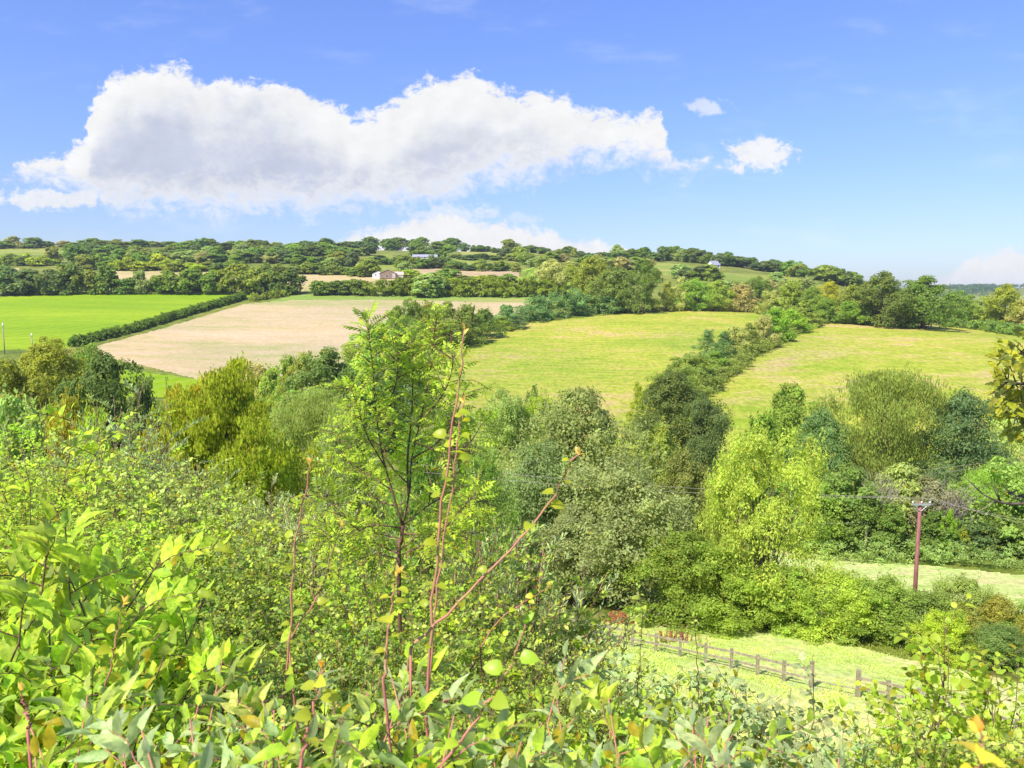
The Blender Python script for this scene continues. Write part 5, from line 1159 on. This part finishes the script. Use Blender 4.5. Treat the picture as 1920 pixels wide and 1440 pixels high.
o = link('grass', MB().leaves(CARD, np.stack([x, y, z - .01], 1), D, unit(rng, N) * (.5, .5, .2) + np.array([0, -.2, 1.2]), L, L * .35, np.clip(tall * .6 + rng.random(N) * .4, 0, .99)).mesh('grass', [M_SHOOT]), None, (.27, .31, .09))
tag(o, 'long yellow-green grass of the paddock', 'grass', kind='stuff')
x, y, z, rng = scatter(26000, (.15, .9), (44, 60), lambda x, y: ~inpoly(*pix(x, y, ground(x, y)), pad))
N = len(x); L = rng.uniform(.1, .34, N); D = np.stack([rng.normal(size=N) * .6, rng.normal(size=N) * .6, np.ones(N)], 1)
o = link('rough_grass', MB().leaves(CARD, np.stack([x, y, z - .01], 1), D, unit(rng, N) + np.array([0, -.3, .5]), L, L * .3, rng.random(N)).mesh('rough_grass', [M_SHOOT]), None, (.16, .18, .04))
tag(o, 'rough darker grass along the hedge foot behind the fence', 'grass', kind='stuff')
# ------------------------------------------------------------------ sky, clouds, sun
SUN_EL, SUN_AZ = R(50), R(-138)      # azimuth measured from +Y towards +X: the sun stands high on the left, slightly behind
sd_ = np.array([math.sin(SUN_AZ) * math.cos(SUN_EL), math.cos(SUN_AZ) * math.cos(SUN_EL), math.sin(SUN_EL)])
w = bpy.data.worlds.new('World'); S.world = w; w.use_nodes = True
nt = w.node_tree; nt.nodes.clear(); g = G(nt)
out = nt.nodes.new('ShaderNodeOutputWorld'); bg = nt.nodes.new('ShaderNodeBackground'); nt.links.new(bg.outputs[0], out.inputs[0])
sky = nt.nodes.new('ShaderNodeTexSky'); sky.sky_type = 'NISHITA'; sky.sun_disc = False
sky.sun_elevation = SUN_EL; sky.sun_rotation = SUN_AZ; sky.air_density = 1.0; sky.dust_density = .6; sky.ozone_density = 2.0
tc = nt.nodes.new('ShaderNodeTexCoord'); sx = nt.nodes.new('ShaderNodeSeparateXYZ'); nt.links.new(tc.outputs['Generated'], sx.inputs[0])
X, Y, Z = sx.outputs
ys = g.m('MAXIMUM', Y, .08)
U = g.m('DIVIDE', X, ys); V = g.m('DIVIDE', Z, ys)
uv = g.comb(U, V, 0)
n1 = g.noise(uv, 7, 6, .62); n2 = g.noise(g.mapping(uv, (1, 1.4, 1)), 34, 9, .70, .3); n3 = g.noise(uv, 3.0, 4, .5)
W1 = nt.nodes.new('ShaderNodeTexNoise'); g.put(W1.inputs['Vector'], uv); W1.inputs['Scale'].default_value = 22; W1.inputs['Detail'].default_value = 5; W1.inputs['Roughness'].default_value = .6
sc = nt.nodes.new('ShaderNodeSeparateColor'); nt.links.new(W1.outputs['Color'], sc.inputs[0])
U2 = g.m('ADD', U, g.m('MULTIPLY', g.m('SUBTRACT', sc.outputs[0], .5), .035))
V2 = g.m('ADD', V, g.m('MULTIPLY', g.m('SUBTRACT', sc.outputs[1], .5), .026))
UMIN, UMAX, VMAX = -.75, .75, .55
def fcurve(pts, x):
    n = nt.nodes.new('ShaderNodeFloatCurve'); c = n.mapping.curves[0]
    P = sorted(((ray(a, b)[0] - UMIN) / (UMAX - UMIN), ray(a, b)[1] / VMAX) for a, b in pts)
    P = [(0, P[0][1])] * (P[0][0] > .001) + P + [(1, P[-1][1])] * (P[-1][0] < .999)
    c.points[0].location = P[0]; c.points[1].location = P[-1]
    for p in P[1:-1]: c.points.new(*p)
    for q in c.points: q.handle_type = 'VECTOR'
    n.mapping.update()
    g.put(n.inputs['Value'], g.m('DIVIDE', g.m('SUBTRACT', x, UMIN), UMAX - UMIN))
    return g.m('MULTIPLY', n.outputs[0], VMAX)
def cloud(top, bot, et, eb, amp):
    t = fcurve(top, U2); b = fcurve(bot, U2)
    na = g.m('MULTIPLY', g.m('SUBTRACT', n2, .5), amp)
    dt = g.m('ADD', g.m('SUBTRACT', t, V2), na); db = g.m('ADD', g.m('SUBTRACT', V2, b), g.m('MULTIPLY', na, 1.4))
    return g.m('MULTIPLY', g.sm(dt, -et * .3, et), g.sm(db, -eb * .5, eb)), dt, db
TOP1 = [(-60, 470), (4, 345), (20, 316), (60, 294), (130, 274), (160, 250), (168, 190), (200, 152), (262, 126), (340, 114), (376, 142), (450, 152), (540, 156), (576, 172), (600, 190), (628, 182), (662, 218), (720, 208), (742, 186), (800, 150), (850, 134), (900, 142), (956, 172), (1060, 184), (1130, 208), (1196, 220), (1220, 202), (1244, 216), (1252, 284), (1290, 306), (1335, 310), (1380, 340)]
BOT1 = [(-60, 330), (4, 326), (20, 326), (60, 336), (120, 358), (200, 390), (300, 396), (450, 402), (560, 396), (700, 388), (800, 384), (870, 362), (900, 346), (950, 338), (1010, 342), (1050, 320), (1100, 300), (1200, 308), (1260, 322), (1300, 318), (1335, 312), (1380, 300)]
TOP2 = [(560, 520), (640, 446), (690, 430), (760, 408), (820, 395), (858, 392), (900, 412), (980, 420), (1040, 432), (1130, 452), (1196, 470), (1230, 520), (1500, 600)]
BOT2 = [(560, 560), (1230, 560)]
TOP3 = [(1600, 640), (1730, 534), (1785, 512), (1830, 482), (1880, 464), (1960, 458), (2030, 478), (2120, 520), (2200, 600)]
BOT3 = [(1600, 650), (2200, 650)]
c1, t1, b1 = cloud(TOP1, BOT1, .011, .03, .075)
c2, t2, b2 = cloud(TOP2, BOT2, .010, .02, .055)
c3, t3, b3 = cloud(TOP3, BOT3, .010, .02, .05)
def puff(px, py, rx, ry, a, e=.9):
    u0, v0 = ray(px, py)
    d = g.m('ADD', g.m('POWER', g.m('DIVIDE', g.m('SUBTRACT', U2, u0), rx / F), 2), g.m('POWER', g.m('DIVIDE', g.m('SUBTRACT', V2, v0), ry / F), 2))
    d = g.m('ADD', d, g.m('MULTIPLY', g.m('SUBTRACT', .5, n2), 4.2))
    return g.m('MULTIPLY', g.sm(d, e, .15), a)
c4 = g.m('MAXIMUM', g.m('MAXIMUM', g.m('MAXIMUM', puff(1428, 290, 80, 40, .95), puff(1328, 202, 50, 20, .6)), puff(112, 372, 150, 26, .85)), g.m('MAXIMUM', puff(850, 404, 100, 30, .55), puff(985, 408, 44, 14, .35)))
wisps = g.m('MULTIPLY', g.sm(g.noise(g.mapping(uv, (1, 3.2, 1)), 6, 6, .6), .52, .78), .16)
cov = g.m('MAXIMUM', g.m('MAXIMUM', c1, c2), g.m('MAXIMUM', c3, c4))
# cloud shading painted into its colour: sunlit rim and crown, shaded bluish-grey belly
belly = g.m('MULTIPLY', g.sm(g.m('ADD', t1, g.m('MULTIPLY', g.m('SUBTRACT', n1, .5), .16)), .02, .11), g.sm(b1, .0, .06))
belly = g.m('MULTIPLY', belly, g.m('ADD', .45, g.m('MULTIPLY', n3, 1.0)))
nl = g.noise(g.mapping(g.comb(g.m('ADD', U, .012), g.m('SUBTRACT', V, .014), 0), (1, 1.4, 1)), 16, 6, .6); nh = g.noise(g.mapping(uv, (1, 1.4, 1)), 16, 6, .6)
lum = g.m('ADD', .98, g.m('ADD', g.m('MULTIPLY', g.m('SUBTRACT', n2, .5), .12), g.m('MULTIPLY', g.m('SUBTRACT', nh, nl), .28)))  # offset noise difference paints light and shade onto the billows
CL = 1.0
ccol = g.mix(belly, (1.0, 1.0, 1.0), (.62, .675, .83))
SKYK = nt.nodes.new('ShaderNodeVectorMath'); SKYK.operation = 'SCALE'; nt.links.new(ccol, SKYK.inputs[0])
CLOUD_GAIN = 4.3
nt.links.new(g.m('MULTIPLY', lum, CLOUD_GAIN), SKYK.inputs['Scale'])
el = g.m('ARCSINE', Z)
tint = g.ramp(g.m('DIVIDE', el, .7, clamp=True), [(0, TINT0), (.12, TINT1), (.45, TINT2), (1, TINT3)]) if False else None
hs = nt.nodes.new('ShaderNodeHueSaturation'); nt.links.new(sky.outputs[0], hs.inputs['Color'])
hs.inputs['Hue'].default_value = .512; hs.inputs['Saturation'].default_value = 1.06; hs.inputs['Value'].default_value = 1.0
grade = g.ramp(g.m('DIVIDE', el, .7, clamp=True), [(0, (.52, .54, .70)), (.10, (.56, .60, .78)), (.3, (.62, .71, .95)), (.6, (.69, .81, 1.10)), (1, (.78, .88, 1.25))])
skyc = g.mix(1.0, hs.outputs[0], grade, 'MULTIPLY')
skyc = g.mix(wisps, skyc, (5, 5, 5.2))
final = g.mix(g.m('MULTIPLY', cov, g.sm(Y, .05, .2)), skyc, SKYK.outputs[0])
nt.links.new(final, bg.inputs['Color']); bg.inputs['Strength'].default_value = .10

sl = bpy.data.lights.new('sun', 'SUN'); sl.energy = 3.8; sl.angle = R(.6); sl.color = (1, .94, .82)
so = bpy.data.objects.new('sun', sl); COL.objects.link(so)
from mathutils import Vector
so.rotation_euler = Vector(sd_).to_track_quat('Z', 'Y').to_euler()
so.location = (-40, -20, 80)

S.view_settings.view_transform = 'Standard'; S.view_settings.look = 'None'
S.view_settings.exposure = EXPO; S.view_settings.gamma = 1.0
cy = S.cycles
cy.max_bounces = 6; cy.diffuse_bounces = 3; cy.glossy_bounces = 2; cy.transmission_bounces = 4; cy.transparent_max_bounces = 4
cy.sample_clamp_indirect = 6
cy.use_denoising = True
S.world.cycles.sampling_method = 'AUTOMATIC'
if HAZE:
    m, nt_, out_ = mat_new('air'); 
    pv = nt_.nodes.new('ShaderNodeVolumePrincipled'); pv.inputs['Density'].default_value = HAZE; pv.inputs['Color'].default_value = (.80, .88, 1, 1); pv.inputs['Anisotropy'].default_value = .2
    nt_.links.new(pv.outputs[0], out_.inputs['Volume'])
    lo = float(ZZ.min()) - 1
    hz_ = link('haze', MB().box((-15000, -400, lo), (15000, 6200, 92)).mesh('haze', [m])); tag(hz_, 'thin pale air over the whole valley', 'haze', kind='stuff')
